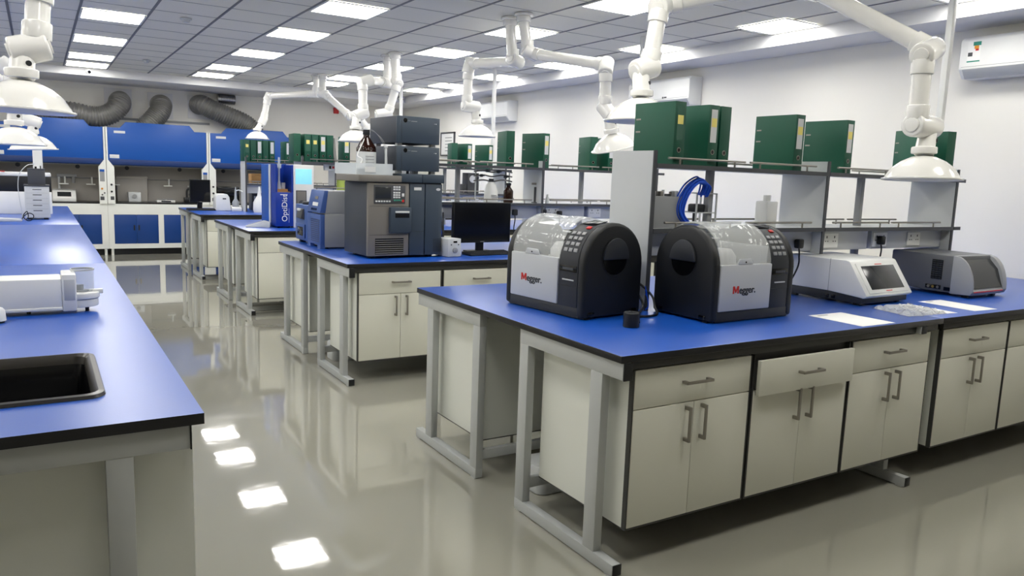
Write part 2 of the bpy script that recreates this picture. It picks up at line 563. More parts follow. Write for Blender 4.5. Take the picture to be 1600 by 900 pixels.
# ------------------------------------------------------------------ shelf racks on the benches
def rack(bi, nm, low2=True):
    W = WB[bi]
    t = thing('shelf_rack', f'two-tier grey shelf rack with steel rails standing on the {nm}', 'shelf rack', W(.776, .92, T), 0, 'two-tier shelf racks on the benches')
    px = [0, 1.365, 2.765]
    for i, x in enumerate(px):
        zb = .262 if i == 1 else 0
        b = MB().box(x, x + .02, -.16, .16, zb, .81, mi=0).box(x - .001, x + .021, -.168, -.16, zb, .812, mi=1)
        if zb:
            b.box(x, x + .02, .05, .16, 0, zb, mi=0)
        b.build('end_panel', ['lgrey', 'dgrey'], t)
    zt, zl = .728, .40
    for z0, nme in ((zt, 'top'), (zl, 'low')):
        for a, b in ((px[0], px[1]), (px[1], px[2])):
            MB().box(a + .0205, b - .0005, -.165, .165, z0, z0 + .018, mi=0).box(a + .0205, b - .0005, -.172, -.165, z0 - .003, z0 + .02, mi=1).build('shelf', ['lgrey', 'dgrey'], t)
        MB().box(px[2] + .0205, px[2] + .10, -.165, .165, z0, z0 + .018, mi=0).box(px[2] + .0205, px[2] + .10, -.172, -.165, z0 - .003, z0 + .02, mi=1).build('shelf', ['lgrey', 'dgrey'], t)
        for yy in (-.162, .158):
            for a in (.10, .70, 1.46, 2.06):
                b = MB().cyl((a, yy, z0 + .05), (a + .56, yy, z0 + .05), .006, seg=10)
                for q in (.08, .48):
                    b.cyl((a + q, yy, z0 + .018), (a + q, yy, z0 + .05), .005, seg=8)
                b.build('rail', 'nickel', t)
    for x in (.55, 1.92):
        MB().box(x, x + .034, -.02, .02, 0, zl, .003).box(x, x + .034, -.02, .02, zl + .018, zt, .003).build('post', 'mgrey', t)
    for a, b, so in ((.03, .545, (.3,)), (.59, 1.36, (1.0,)), (1.39, 1.915, (1.53,)), (1.96, 2.76, (2.04, 2.42))):
        d = MB().box(a, b, -.10, .10, zl - .125, zl - .001, .003).build('trunking', 'panelg', t)
        for cx in so:
            e = MB().box(cx - .075, cx + .075, -.108, -.1, zl - .11, zl - .02, .002, mi=0)
            for s_ in (-.037, .037):
                e.box(cx + s_ - .004, cx + s_ + .004, -.1095, -.1075, zl - .05, zl - .036, mi=1)
                for u in (-.011, .011):
                    e.box(cx + s_ + u - .004, cx + s_ + u + .004, -.1095, -.1075, zl - .072, zl - .066, mi=1)
            e.build('socket', ['white', 'dgrey'], d)
    return t
for i, n in enumerate(BN):
    rack(i, n)
RZ_TOP = T + .746
RZ_LOW = T + .418

# ------------------------------------------------------------------ lever arch files
def make_binder(kind):
    t = thing('lever_arch_file', 'x', 'file', (0, 0, 0))
    w_, d_, h_ = .078, .288, .318
    # spine faces -y, left cover faces -x; the origin is the bottom centre of the spine
    b = MB()
    b.box(-w_ / 2, -w_ / 2 + .003, 0, d_, 0, h_, .001).box(w_ / 2 - .003, w_ / 2, 0, d_, 0, h_, .001).box(-w_ / 2, w_ / 2, -.0005, .003, 0, h_, .001)
    b.build('cover', 'green', t)
    MB().box(-w_ / 2 + .006, w_ / 2 - .012, .012, d_ - .012, .006, h_ - .012).build('pages', 'pages', t)
    r = MB().cyl((0, -.003, .075), (0, .0, .075), .0135, seg=24, mi=0).cyl((0, -.0036, .075), (0, -.0005, .075), .0095, seg=24, mi=1)
    r.build('finger_ring', ['nickel', 'blackg'], t)
    for z in (.17, .235):
        MB().box(-w_ / 2 - .0012, -w_ / 2 + .001, d_ - .045, d_ - .012, z - .004, z + .004, .0005).build('slot_clip', 'nickel', t)
    MB().box(-.024, .024, -.0016, -.0003, .125, .295).build('spine_label', 'label' if kind != 'pocket' else 'pocket', t) if kind != 'bare' else None
    if kind in ('label_note', 'pocket', 'note'):
        MB().box(-.02, .02, -.003, -.0018, .205, .25).build('sticky_note', 'note', t)
    if kind == 'note':
        pass
    return t
bproto = {}
def binder(x, y, z, kind, rz, label, group):
    loc = (x, y, z)
    if kind not in bproto:
        o = make_binder(kind)
        bproto[kind] = o
        o.location = loc
        o.rotation_euler = (0, 0, rz)
        o['label'] = label
        o['group'] = group
    else:
        o = dup(bproto[kind], loc, rz, label, group)
    return o
G1 = 'green files on the nearest shelf rack'
ys1 = 2.171 + .92 - .145
binder(2.80, ys1, RZ_TOP, 'pocket', R(4), 'green file with yellow note on a clear spine pocket, beside the tall grey end panel', G1)
binder(3.04, ys1, RZ_TOP, 'label_note', R(5), 'green file with white spine label and yellow note, second on the nearest rack', G1)
binder(3.135, ys1 + .008, RZ_TOP, 'bare', R(2), 'green file mostly hidden behind two files at the left of the nearest rack', G1)
binder(3.73, ys1, RZ_TOP, 'label_note', R(1), 'green file standing alone left of the middle panel top of the nearest rack', G1)
binder(4.19, ys1, RZ_TOP, 'label_note', R(3), 'green file just right of the middle panel of the nearest rack', G1)
binder(5.03, ys1 + .004, RZ_TOP, 'plain', R(-22), 'green file turned to show two metal clips, behind the rightmost extraction hood', G1)
binder(5.30, ys1 + .002, RZ_TOP, 'bare', R(-10), 'rightmost green file at the wall end of the nearest rack', G1)
G2 = 'green files on the second shelf rack'
ys2 = BY[1] + .92 - .145
binder(3.64, ys2 + .002, RZ_TOP, 'bare', R(-14), 'green file showing two metal clips at left of a pair on the second rack', G2)
binder(4.035, ys2 + .006, RZ_TOP, 'label_note', R(12), 'green file with white spine label at right of a pair on the second rack', G2)
binder(4.58, ys2, RZ_TOP, 'bare', R(-14), 'green file behind the tilted extraction hood on the second rack', G2)
binder(4.80, ys2, RZ_TOP, 'plain', R(0), 'green file just right of the one behind the tilted hood, second rack', G2)
G3 = 'green files on the third shelf rack'
ys3 = BY[2] + .92 - .145
for x, k_, a, lb in ((2.50, 'plain', 4, 'green file leaning at the aisle end of the third rack'),
                     (2.575, 'bare', -4, 'green file above the small grey panel of the third rack'),
                     (2.70, 'pocket', 0, 'green file with higher yellow note, left of two pocketed files on the third rack'),
                     (2.785, 'pocket', 0, 'green file with yellow note, right of two pocketed files on the third rack'),
                     (2.88, 'label_note', 0, 'green file with white label and note in the tight row of the third rack'),
                     (2.965, 'bare', 0, 'green file beside the leaning papers on the third rack'),
                     (3.17, 'label_note', -6, 'green file with a white label under the extraction hood by the amber bottle'),
                     (4.62, 'bare', -16, 'green file, left of three spaced files right of the stacked navy modules'),
                     (4.84, 'label_note', 6, 'green file, middle of three spaced files right of the stacked navy modules'),
                     (5.16, 'label_note', 10, 'green file, right of three spaced files right of the stacked navy modules')):
    if x == 2.50:
        continue
    binder(x, ys3, RZ_TOP, k_, R(a), lb, G3)
G4 = 'green files on the farthest shelf rack'
ys4 = BY[3] + .92 - .145
for x, k_, a, lb in ((2.655, 'pocket', 0, 'green file with yellow note at the aisle end of the farthest rack'),
                     (2.745, 'bare', 0, 'green file second in the tight row of the farthest rack'),
                     (2.835, 'plain', -3, 'green file third in the tight row of the farthest rack'),
                     (2.925, 'bare', 0, 'green file fourth in the tight row of the farthest rack'),
                     (3.02, 'plain', 4, 'green file fifth in the tight row of the farthest rack'),
                     (3.26, 'plain', 0, 'green file standing apart right of the row on the farthest rack'),
                     (3.345, 'plain', 0, 'rightmost green file standing apart on the farthest rack')):
    binder(x, ys4, RZ_TOP, k_, R(a), lb, G4)
# papers leaning between the files of the third rack
pb = MB()
for i in range(4):
    m4 = Matrix.Translation((3.03 + i * .006, ys3 + .0, RZ_TOP)) @ Matrix.Rotation(R(-10 + i * 1.5), 4, 'Y')
    pb.box(0, .003, .0, .21, .001, .29, Mx=m4)
tag(pb.build('paper_folder', 'pages'), 'thin grey folders leaning in the green file row of the third rack', 'folder')

# service poles from the ceiling down to the racks
for i, (x, z0) in enumerate(((5.38, RZ_TOP), (5.245, RZ_TOP), (5.27, RZ_TOP), (5.16, RZ_TOP))):
    b = MB().box(x - .022, x + .022, BY[i] + .92 - .022, BY[i] + .92 + .022, z0 + .0005, ZC - .0005, .006)
    tag(b.build('service_pole', 'white'), f'slim white service pole from the ceiling to the rack of the {BN[i]}', 'pole', 'ceiling service poles')

# ------------------------------------------------------------------ fume hoods on the back wall
HW = 1.613
YH = 14.55
def make_hood():
    t = thing('fume_hood', 'x', 'fume hood', (0, 0, 0), 0, 'fume hoods along the back wall')
    D = .64
    b = MB()
    b.box(0, HW, .0, .03, .11, .19).box(0, HW, 0, .03, .69, .868)
    for a, c in ((0, .085), (.772, .858), (1.515, HW)):
        b.box(a, c, 0, .03, .19, .69)
    b.box(0, .02, .03, D, .11, .868).box(HW - .02, HW, .03, D, .11, .868).box(.02, HW - .02, .1, D, .11, .868)
    b.build('base_frame', 'hoodwhite', t)
    MB().box(.02, HW - .02, .08, .11, .0, .108).build('kick_plate', 'black', t)
    for x in (.05, HW - .05):
        MB().cyl((x, .03, 0), (x, .03, .112), .022, seg=14).build('levelling_foot', 'hoodwhite', t)
    for a in (.087, .86):
        w_ = .3405 if a < .5 else .325
        for i in (0, 1):
            x0 = a + i * (w_ + .003)
            d = MB().box(x0, x0 + w_, .004, .024, .192, .688, .002).build('door', 'doorblue', t)
            hx = x0 + w_ - .035 if i == 0 else x0 + .035
            MB().box(hx - .012, hx + .012, .0, .006, .42, .51, .003).build('handle', 'black', d)
    MB().box(0.0, HW, .02, D - .02, .868, .89).build('work_surface', 'counter', t)
    MB().box(.03, HW - .03, D - .04, D - .02, .89, 1.75).build('baffle', 'baffle', t)
    b = MB().box(.0, .03, .02, D, .89, 2.12).box(HW - .03, HW, .02, D, .89, 2.12).box(.03, HW - .03, .05, D - .04, 1.66, 1.70)
    b.build('side_walls', 'baffle', t)
    for s_ in (0, 1):
        def X(x):
            return x if s_ == 0 else HW - x
        poly = [(X(0.003), .868), (X(.115), .868), (X(.115), 1.485), (X(.03), 1.60), (X(.03), 2.14), (X(.003), 2.14)]
        p = MB().prism(poly, -.026, .05, 'y').build('control_column', 'hoodwhite', t)
        if s_ == 1:
            MB().box(HW - .10, HW - .03, -.0275, -.0255, 1.24, 1.44).box(HW - .10, HW - .03, -.0280, -.0270, 1.40, 1.44, mi=1).build('display', ['mgrey', 'hoodblue'], p)
            MB().cyl((HW - .075, -.044, 1.12), (HW - .075, -.025, 1.12), .016, seg=14, mi=0).cyl((HW - .04, -.044, 1.05), (HW - .04, -.025, 1.05), .012, seg=14, mi=1).cyl((HW - .075, -.044, 1.02), (HW - .075, -.025, 1.02), .012, seg=14, mi=1).build('knob', ['orange', 'dgrey'], p)
            MB().box(HW - .105, HW - .045, -.0285, -.0255, .93, .99, .001).build('socket', 'dgrey', p)
        else:
            for z in (1.19, 1.075):
                MB().cyl((.065, -.04, z), (.065, -.025, z), .017, seg=14).build('knob', 'black', p)
            MB().box(.045, .10, -.0285, -.0255, .935, .995, .001).build('socket', 'dgrey', p)
    poly = [(.032, 1.585), (HW - .032, 1.585), (HW - .032, 2.135), (1.39, 2.135), (1.31, 2.235), (.31, 2.235), (.22, 2.135), (.032, 2.135)]
    MB().prism(poly, -.008, .02, 'y', bev=.003).box(.047, HW - .047, .02, D, 1.95, 2.03).build('upper_panel', 'hoodblue', t)
    MB().prism([(.0, 1.515), (-.016, 1.53), (-.016, 1.615), (.0, 1.615)], .047, HW - .047, 'x', bev=.002).build('sash_rail', 'hoodblue2', t)
    MB().box(.05, HW - .05, .022, .026, 1.50, 1.66).build('sash_glass', 'pane', t)
    MB().box(.13, .30, -.0095, -.0078, 2.045, 2.085, .0005).build('name_plate', 'label', t)
    MB().box(.055, .20, -.0105, -.0075, 1.63, 1.69, .0005).build('notice_plate', 'label', t)
    MB().cyl((.04, D - .07, 1.28), (HW - .04, D - .07, 1.28), .009, seg=10).build('rod', 'mgrey', t)
    for x in (.16, 1.0, 1.40):
        MB().box(x - .07, x + .07, D - .20, D - .13, 1.165, 1.185, .006).cyl((x + .02, D - .15, 1.18), (x + .02, D - .15, 1.30), .014, seg=12).cyl((x + .02, D - .15, 1.25), (x + .02, D - .039, 1.25), .012, seg=10).build('tap', 'hoodwhite', t)
    for x in (.36, 1.22):
        MB().cyl((x, D - .05, 1.47), (x, D - .039, 1.47), .035, seg=16).build('port', 'dgrey', t)
    return t
hd = make_hood()
hx = [.978, -.637, 2.593, -2.252]
hl = ['blue and white fume hood in the centre, above whose cupboards the aisle ends',
      'blue and white fume hood behind the long left bench',
      'blue and white fume hood at right behind the farthest bench',
      'blue and white fume hood at far left, mostly out of frame']
for i, (x, l) in enumerate(zip(hx, hl)):
    o = hd if i == 0 else dup(hd, (0, 0, 0))
    o.location = (x, YH, 0)
    o['label'] = l

# ducts and wall plates
def duct(pts, r, label, name='flexible_duct', m='silver', rib=.06):
    P = catmull(pts, 26)
    b = MB()
    b.tube(P, r, seg=26, rf=lambda i: r * (1 + (rib if i % 4 < 2 else -rib * .5)))
    return tag(b.build(name, m), label, 'duct', 'flexible ducts above the fume hoods')
YD = 14.92
duct([(-.16, YD, 2.04), (-.06, YD, 2.26), (.20, YD, 2.36), (.52, YD, 2.36), (.86, YD, 2.31), (1.10, YD, 2.38), (1.235, YD + .01, 2.53), (1.26, YD + .12, 2.60), (1.26, Y1 - .021, 2.60)], .165,
     'long grey flexible duct curling up to the left wall plate above the hoods')
duct([(1.58, YD, 2.04), (1.62, YD, 2.17), (1.74, YD - .02, 2.30), (1.86, YD, 2.45), (1.905, YD + .05, 2.57), (1.91, YD + .16, 2.60), (1.91, Y1 - .021, 2.60)], .165,
     'short grey flexible duct into the middle wall plate above the hoods')
duct([(3.56, YD, 2.04), (3.46, YD, 2.22), (3.30, YD, 2.36), (3.02, YD, 2.47), (2.76, YD, 2.56), (2.60, YD + .02, 2.63), (2.56, YD + .14, 2.65), (2.56, Y1 - .021, 2.65)], .165,
     'grey flexible duct sloping right from the right wall plate above the hoods')
foil = duct([(2.87, Y1 - .10, 2.78), (2.98, Y1 - .10, 2.78), (3.17, Y1 - .10, 2.78)], .085, 'short shiny foil duct stub beside the right wall plate', 'foil_duct', 'foil', .07)
for (a, b_, z0, z1, l) in ((1.03, 1.46, 2.35, 2.83, 'left'), (1.71, 2.12, 2.36, 2.81, 'middle'), (2.37, 2.74, 2.40, 2.81, 'right')):
    tag(MB().box(a, b_, Y1 - .02, Y1 - .0005, z0, z1, .004).build('vent_plate', 'trim'), f'square white wall plate around the {l} duct above the hoods', 'plate', 'wall plates for the ducts')
tag(MB().box(1.03, 2.74, Y1 - .012, Y1 - .0005, 2.30, 2.34, .002).build('wall_rail', 'mgrey'), 'thin grey rail on the back wall under the duct plates', 'rail')

# things inside the hoods
hz = .89
t = thing('moisture_meter', 'white benchtop meter with dark screen in the left fume hood', 'meter', (.36, 14.80, hz))
MB().prism([(0, 0), (.0, .06), (.10, .18), (.26, .2), (.26, 0)], -.17, .17, 'x', bev=.008).build('body', 'white', t)
m4 = Matrix.Translation((0, .049, .118)) @ Matrix.Rotation(R(-39.8), 4, 'X')
MB().box(-.10, .10, -.002, .002, -.05, .045, Mx=m4).build('screen', 'dscreen', t)
t = thing('retort_stand', 'white stand with clamp arm behind the meter in the left hood', 'stand', (.30, 15.08, hz))
MB().box(-.06, .06, -.05, .05, 0, .015, .003).build('base', 'lgrey', t)
MB().cyl((0, 0, .014), (0, 0, .42), .018, seg=12).build('rod', 'lgrey', t)
MB().box(-.03, .26, -.02, .02, .40, .45, .005).cyl((.21, 0, .30), (.21, 0, .41), .025, seg=12).build('arm', 'mgrey', t)
t = thing('small_pump', 'small beige box pump with a knob in the centre hood', 'pump', (1.42, 14.86, hz))
MB().box(-.10, .10, 0, .2, 0, .17, .012).build('body', 'lgrey', t)
MB().cyl((0, -.02, .10), (0, .001, .10), .035, seg=16).build('dial', 'mgrey', t)
t = thing('grey_oven', 'grey square cabinet standing at the back of the centre hood', 'cabinet', (1.40, 15.0, hz))
MB().box(-.24, .24, 0, .12, 0, .42, .01).box(-.25, .25, -.005, .12, .40, .44, .006).build('body', 'baffle', t)
t = thing('balance', 'white flat balance lying on the worktop of the centre hood', 'balance', (1.92, 14.84, hz))
MB().box(-.15, .15, 0, .2, 0, .035, .008, mi=0).box(-.13, .13, .02, .17, .05, .058, .003, mi=1).cyl((0, .1, .03), (0, .1, .052), .03, mi=0).build('body', ['white', 'mgrey'], t)
MB().box(-.08, .08, -.002, .001, .008, .028).build('screen', 'dscreen', t)
t = thing('microscope_burner', 'black apparatus with curled arm at right of the centre hood', 'apparatus', (2.36, 14.85, hz))
MB().box(-.13, .13, 0, .16, 0, .09, .01).build('base', 'black', t)
MB().tube(catmull([(-.08, .1, .08), (-.07, .1, .22), (.03, .1, .27), (.1, .1, .2), (.12, .1, .12)], 6), .018).build('arm', 'black', t)
MB().box(-.05, .12, .05, .12, .12, .16, .01).build('head', 'dgrey', t)
t = thing('black_case', 'black boxy instrument inside the right fume hood', 'instrument', (2.98, 14.86, hz))
MB().box(-.2, .2, 0, .3, 0, .30, .012).build('body', 'blackg', t)
MB().box(-.18, .18, -.003, .001, .24, .28).build('panel', 'char', t)

# cameras, bell, notice board
for (x, y, z, l) in ((.735, YB, 2.945, 'small white dome camera on the bulkhead above the left hood'), (5.93, YB, 2.955, 'small white dome camera on the back bulkhead by the right corner')):
    t = thing('security_camera', l, 'camera', (x, y, z))
    MB().cyl((0, 0, 0), (0, -.04, 0), .035, seg=18).build('mount', 'white', t)
    MB().cyl((0, -.03, .0), (.01, -.14, -.02), .032, seg=18, bev=.004).build('body', 'white', t)
    MB().cyl((.01, -.138, -.02), (.0105, -.146, -.0215), .024, seg=18).build('lens', 'blackg', t)
for (x, y, l) in ((1.32, 8.44, 'small round smoke detector on the ceiling between two light rows, nearer one'), (1.37, 12.13, 'small round smoke detector on the ceiling between two light rows, farther one')):
    t = thing('smoke_detector', l, 'smoke detector', (x, y, ZC))
    MB().cyl((0, 0, -.0045), (0, 0, -.018), .055, seg=24).build('base', 'lgrey', t)
    MB().cyl((0, 0, -.017), (0, 0, -.045), .042, .03, seg=24).build('head', 'lgrey', t)
t = thing('fire_bell', 'small red fire alarm hanging high on the back wall', 'alarm', (5.13, Y1, 2.74))
MB().box(-.05, .05, -.06, -.0005, -.06, .06, .01).build('body', 'red', t)
MB().box(-.012, .012, -.03, -.0005, .055, .139).build('conduit', 'dgrey', t)
t = thing('notice_board', 'dark framed white notice board on the right wall beyond the benches', 'notice board', (X1, 13.05, 2.12))
MB().box(-.02, -.0005, -.26, .26, -.20, .20).build('board', 'paper', t)
fb = MB()
for a in ((-.28, -.255, -.22, .22), (.255, .28, -.22, .22), (-.28, .28, .195, .22), (-.28, .28, -.22, -.195)):
    fb.box(-.03, -.0005, a[0], a[1], a[2], a[3])
fb.build('frame', 'dgrey', t)
lb = MB()
for i in range(5):
    lb.box(-.0215, -.0205, -.18, .10, -.13 + i * .06, -.115 + i * .06)
lb.build('print', 'mgrey', t)

# air conditioners on the right wall: front towards -x, length along y
def make_ac():
    t = thing('air_conditioner', 'x', 'air conditioner', (0, 0, 0), 0, 'wall air conditioners')
    prof = [(0, .32), (-.17, .32), (-.205, .29), (-.205, .07), (-.15, .0), (0, 0)]
    MB().prism([(x - .0005, z) for x, z in prof], -.53, .53, 'y', bev=.008).build('casing', 'white', t)
    MB().prism([(-.204, .068), (-.149, -.002), (-.155, .0), (-.209, .068)], -.50, .50, 'y').build('flap', 'lgrey', t)
    MB().box(-.2065, -.205, -.51, .51, .085, .088).build('seam', 'mgrey', t)
    s_ = MB().box(-.2062, -.2052, .37, .47, .12, .28, mi=0)
    s_.box(-.2068, -.206, .37, .43, .245, .275, mi=1).box(-.2068, -.206, .385, .42, .22, .245, mi=2).box(-.2068, -.206, .385, .41, .205, .22, mi=3).box(-.2068, -.206, .43, .465, .165, .195, mi=4).box(-.2068, -.206, .37, .47, .12, .13, mi=1)
    s_.build('energy_label', ['paper', 'teal', 'orange', 'red', 'dgrey'], t)
    return t
ac = make_ac()
AC = [((X1, 3.03, 2.468), 'white wall air conditioner with energy label, nearest, at upper right'), ((X1, 7.13, 2.45), 'white wall air conditioner behind the white arm and tall green files'),
      ((X1, 11.15, 2.44), 'farthest white wall air conditioner, behind a slim pole')]
for i, (l, lb_) in enumerate(AC):
    o = ac if i == 0 else dup(ac, l)
    o.location = l
    o['label'] = lb_
    if i == 0:
        b = MB().cyl((-.207, -.10, .10), (-.2052, -.10, .10), .012, seg=12)
        b.box(-.207, -.2052, -.165, -.12, .094, .107, .003)
        b.build('badge', 'dgrey', o)

# ------------------------------------------------------------------ extraction arms
def arm(label, mount, chain, hoodc, tilt=(0, 0, 1), r=.042, D=.38, grp='white ceiling extraction arms'):
    mx, my = mount
    t = thing('extraction_arm', label, 'extraction arm', (mx, my, ZC), 0, grp)
    O = Vector((mx, my, ZC))
    L = lambda p: Vector(p) - O
    MB().cyl((0, 0, -.006), (0, 0, -.028), .085, seg=28, bev=.004).cyl((0, 0, -.028), (0, 0, -.075), .066, seg=24, bev=.006).cyl((0, 0, -.0005), (0, 0, -.006), .07, seg=20).build('ceiling_flange', 'arm', t)
    a0 = L(chain[0][0])
    MB().cyl((0, 0, -.07), a0, r * 1.05, seg=22).cyl(a0 + Vector((0, 0, .02)), a0 + Vector((0, 0, .09)), r * 1.22, seg=22, bev=.005).build('drop_tube', 'arm', t)
    n = len(chain)
    for i, (p, q) in enumerate(chain):
        p, q = L(p), L(q)
        d = (q - p)
        ax = d.normalized() if d.length > .01 else Vector((1, 0, 0))
        e = ax * .045
        k_ = MB().cyl(p - e, q + e, r * 1.32, seg=24, bev=.012).cyl(p - e * 1.2, p - e * .9, r * .8, seg=18, bev=.003).cyl(q + e * .9, q + e * 1.2, r * .8, seg=18, bev=.003)
        k_.build('knuckle', 'arm', t)
        if i < n - 1:
            s_ = q
            f_ = L(chain[i + 1][0])
            u = (f_ - s_).normalized()
            MB().cyl(s_, f_, r, seg=22).cyl(s_ + u * .03, s_ + u * .10, r * 1.2, seg=22, bev=.004).cyl(f_ - u * .10, f_ - u * .03, r * 1.2, seg=22, bev=.004).build('tube', 'arm', t)
    s_ = L(chain[-1][1])
    hc = L(hoodc)
    tz = Vector(tilt).normalized()
    rr = D / 2
    top = hc + tz * (.60 * rr + .02)
    MB().cyl(s_, top, r * .95, r * 1.05, seg=22).cyl(top + tz * .0, top + tz * .035, r * 1.35, seg=22, bev=.006).build('neck', 'arm', t)
    sc = (s_ + top) / 2
    fl = Vector((.45, -.85, .0)).normalized()
    MB().cyl(sc + fl * (r - .006), sc + fl * (r + .006), .011, seg=12).build('screw', 'black', t)
    q4 = Vector((0, 0, 1)).rotation_difference(tz)
    m4 = Matrix.Translation(hc) @ q4.to_matrix().to_4x4()
    prof = [(.045, .66), (.30, .62), (.55, .50), (.76, .33), (.90, .12), (.93, .06), (1.0, .05), (1.005, .02), (.99, .0), (.93, .012), (.89, .05), (.75, .28), (.55, .44), (.30, .56), (.045, .60)]
    MB().lathe([(a * rr, b * rr) for a, b in prof] + [(.045 * rr, .66 * rr)], Mx=m4, seg=48).build('hood', 'arm', t)
    return t
arm('white extraction arm over the nearest bench, its hood in front of the rightmost files', (3.75, 2.98),
    [((3.75, 2.98, 2.66), (3.66, 2.94, 2.66)), ((3.925, 2.34, 2.275), (3.795, 2.30, 2.235)), ((3.80, 2.30, 1.885), (3.93, 2.31, 1.885))], (3.862, 2.28, 1.612), (.02, .03, 1), r=.045)
arm('white extraction arm over the nearest bench, its hood half behind the tall files', (3.75, 3.20),
    [((3.75, 3.20, 2.74), (3.72, 3.24, 2.72)), ((3.25, 3.62, 2.61), (3.19, 3.59, 2.585)), ((3.12, 3.575, 2.225), (3.055, 3.575, 2.205))], (3.036, 3.53, 1.90), (0, 0, 1), r=.05, D=.43)
arm('white extraction arm over the second bench reaching right, with a tilted hood', (3.75, 6.01),
    [((3.80, 6.01, 2.68), (3.86, 6.0, 2.66)), ((4.01, 5.12, 2.49), (3.99, 5.10, 2.45)), ((4.00, 5.10, 2.14), (4.01, 5.06, 2.10))], (4.08, 5.05, 1.815), (-.28, 0, 1), r=.046)
arm('white extraction arm over the second bench reaching left, hood hanging level', (3.75, 6.24),
    [((3.79, 6.24, 2.63), (3.86, 6.27, 2.62)), ((3.73, 6.95, 2.66), (3.71, 6.95, 2.60)), ((3.70, 6.95, 2.245), (3.79, 6.95, 2.24))], (3.825, 6.95, 1.945), (0, 0, 1), r=.046)
arm('white extraction arm over the third bench, its hood left of the amber bottle', (3.77, 9.21),
    [((3.775, 9.21, 2.66), (3.68, 9.15, 2.66)), ((3.30, 8.62, 2.595), (3.22, 8.60, 2.565)), ((3.20, 8.52, 2.215), (3.12, 8.50, 2.18))], (3.085, 8.45, 1.885), (0, 0, 1), r=.05, D=.40)
arm('white extraction arm over the third bench, its hood hidden behind the navy instrument', (3.77, 8.96),
    [((3.79, 8.96, 2.66), (3.79, 8.93, 2.64)), ((3.69, 8.98, 2.27), (3.59, 9.0, 2.25)), ((3.66, 9.1, 2.2), (3.72, 9.1, 2.18))], (3.82, 9.12, 1.86), (0, 0, 1), r=.05)
arm('white extraction arm over the farthest bench reaching left, its hood above the file row', (3.72, 11.92),
    [((3.71, 11.92, 2.72), (3.68, 11.97, 2.72)), ((3.27, 13.0, 2.72), (3.25, 13.0, 2.68)), ((3.18, 13.0, 2.34), (3.16, 13.0, 2.30))], (3.075, 13.0, 2.02), (0, 0, 1), r=.05)
arm('white extraction arm over the farthest bench reaching right, folding down behind the bottle', (3.76, 11.74),
    [((3.75, 11.74, 2.71), (3.78, 11.70, 2.70)), ((4.04, 11.3, 2.37), (4.16, 11.3, 2.39)), ((4.35, 11.3, 2.17), (4.42, 11.3, 2.14))], (4.56, 11.3, 1.90), (0, 0, 1), r=.05)
GL = 'extraction arms over the left bench'
arm('large white extraction arm at upper left, its hood nearest the camera', (.10, 3.95),
    [((.10, 3.95, 2.75), (.04, 3.93, 2.73)), ((.03, 3.80, 2.32), (.04, 3.78, 2.28)), ((.018, 3.75, 2.005), (-.03, 3.75, 1.99))], (-.04, 3.72, 1.745), (.02, 0, 1), r=.045, grp=GL)
arm('white extraction arm at far left, second hood back, level under the nearest one', (-.55, 6.3),
    [((-.55, 6.3, 2.30), (-.45, 6.35, 2.24)), ((-.16, 6.4, 2.18), (-.12, 6.4, 2.15)), ((-.115, 6.4, 1.93), (-.113, 6.4, 1.91))], (-.124, 6.4, 1.652), (0, 0, 1), r=.045, grp=GL)
arm('white extraction arm at far left, third hood back, partly behind the second', (-.6, 7.75),
    [((-.6, 7.75, 2.30), (-.5, 7.78, 2.28)), ((-.15, 7.9, 2.20), (-.12, 7.9, 2.18)), ((-.07, 7.9, 1.90), (-.005, 7.9, 1.875))], (-.022, 7.9, 1.64), (-.05, 0, 1), r=.042, grp=GL)

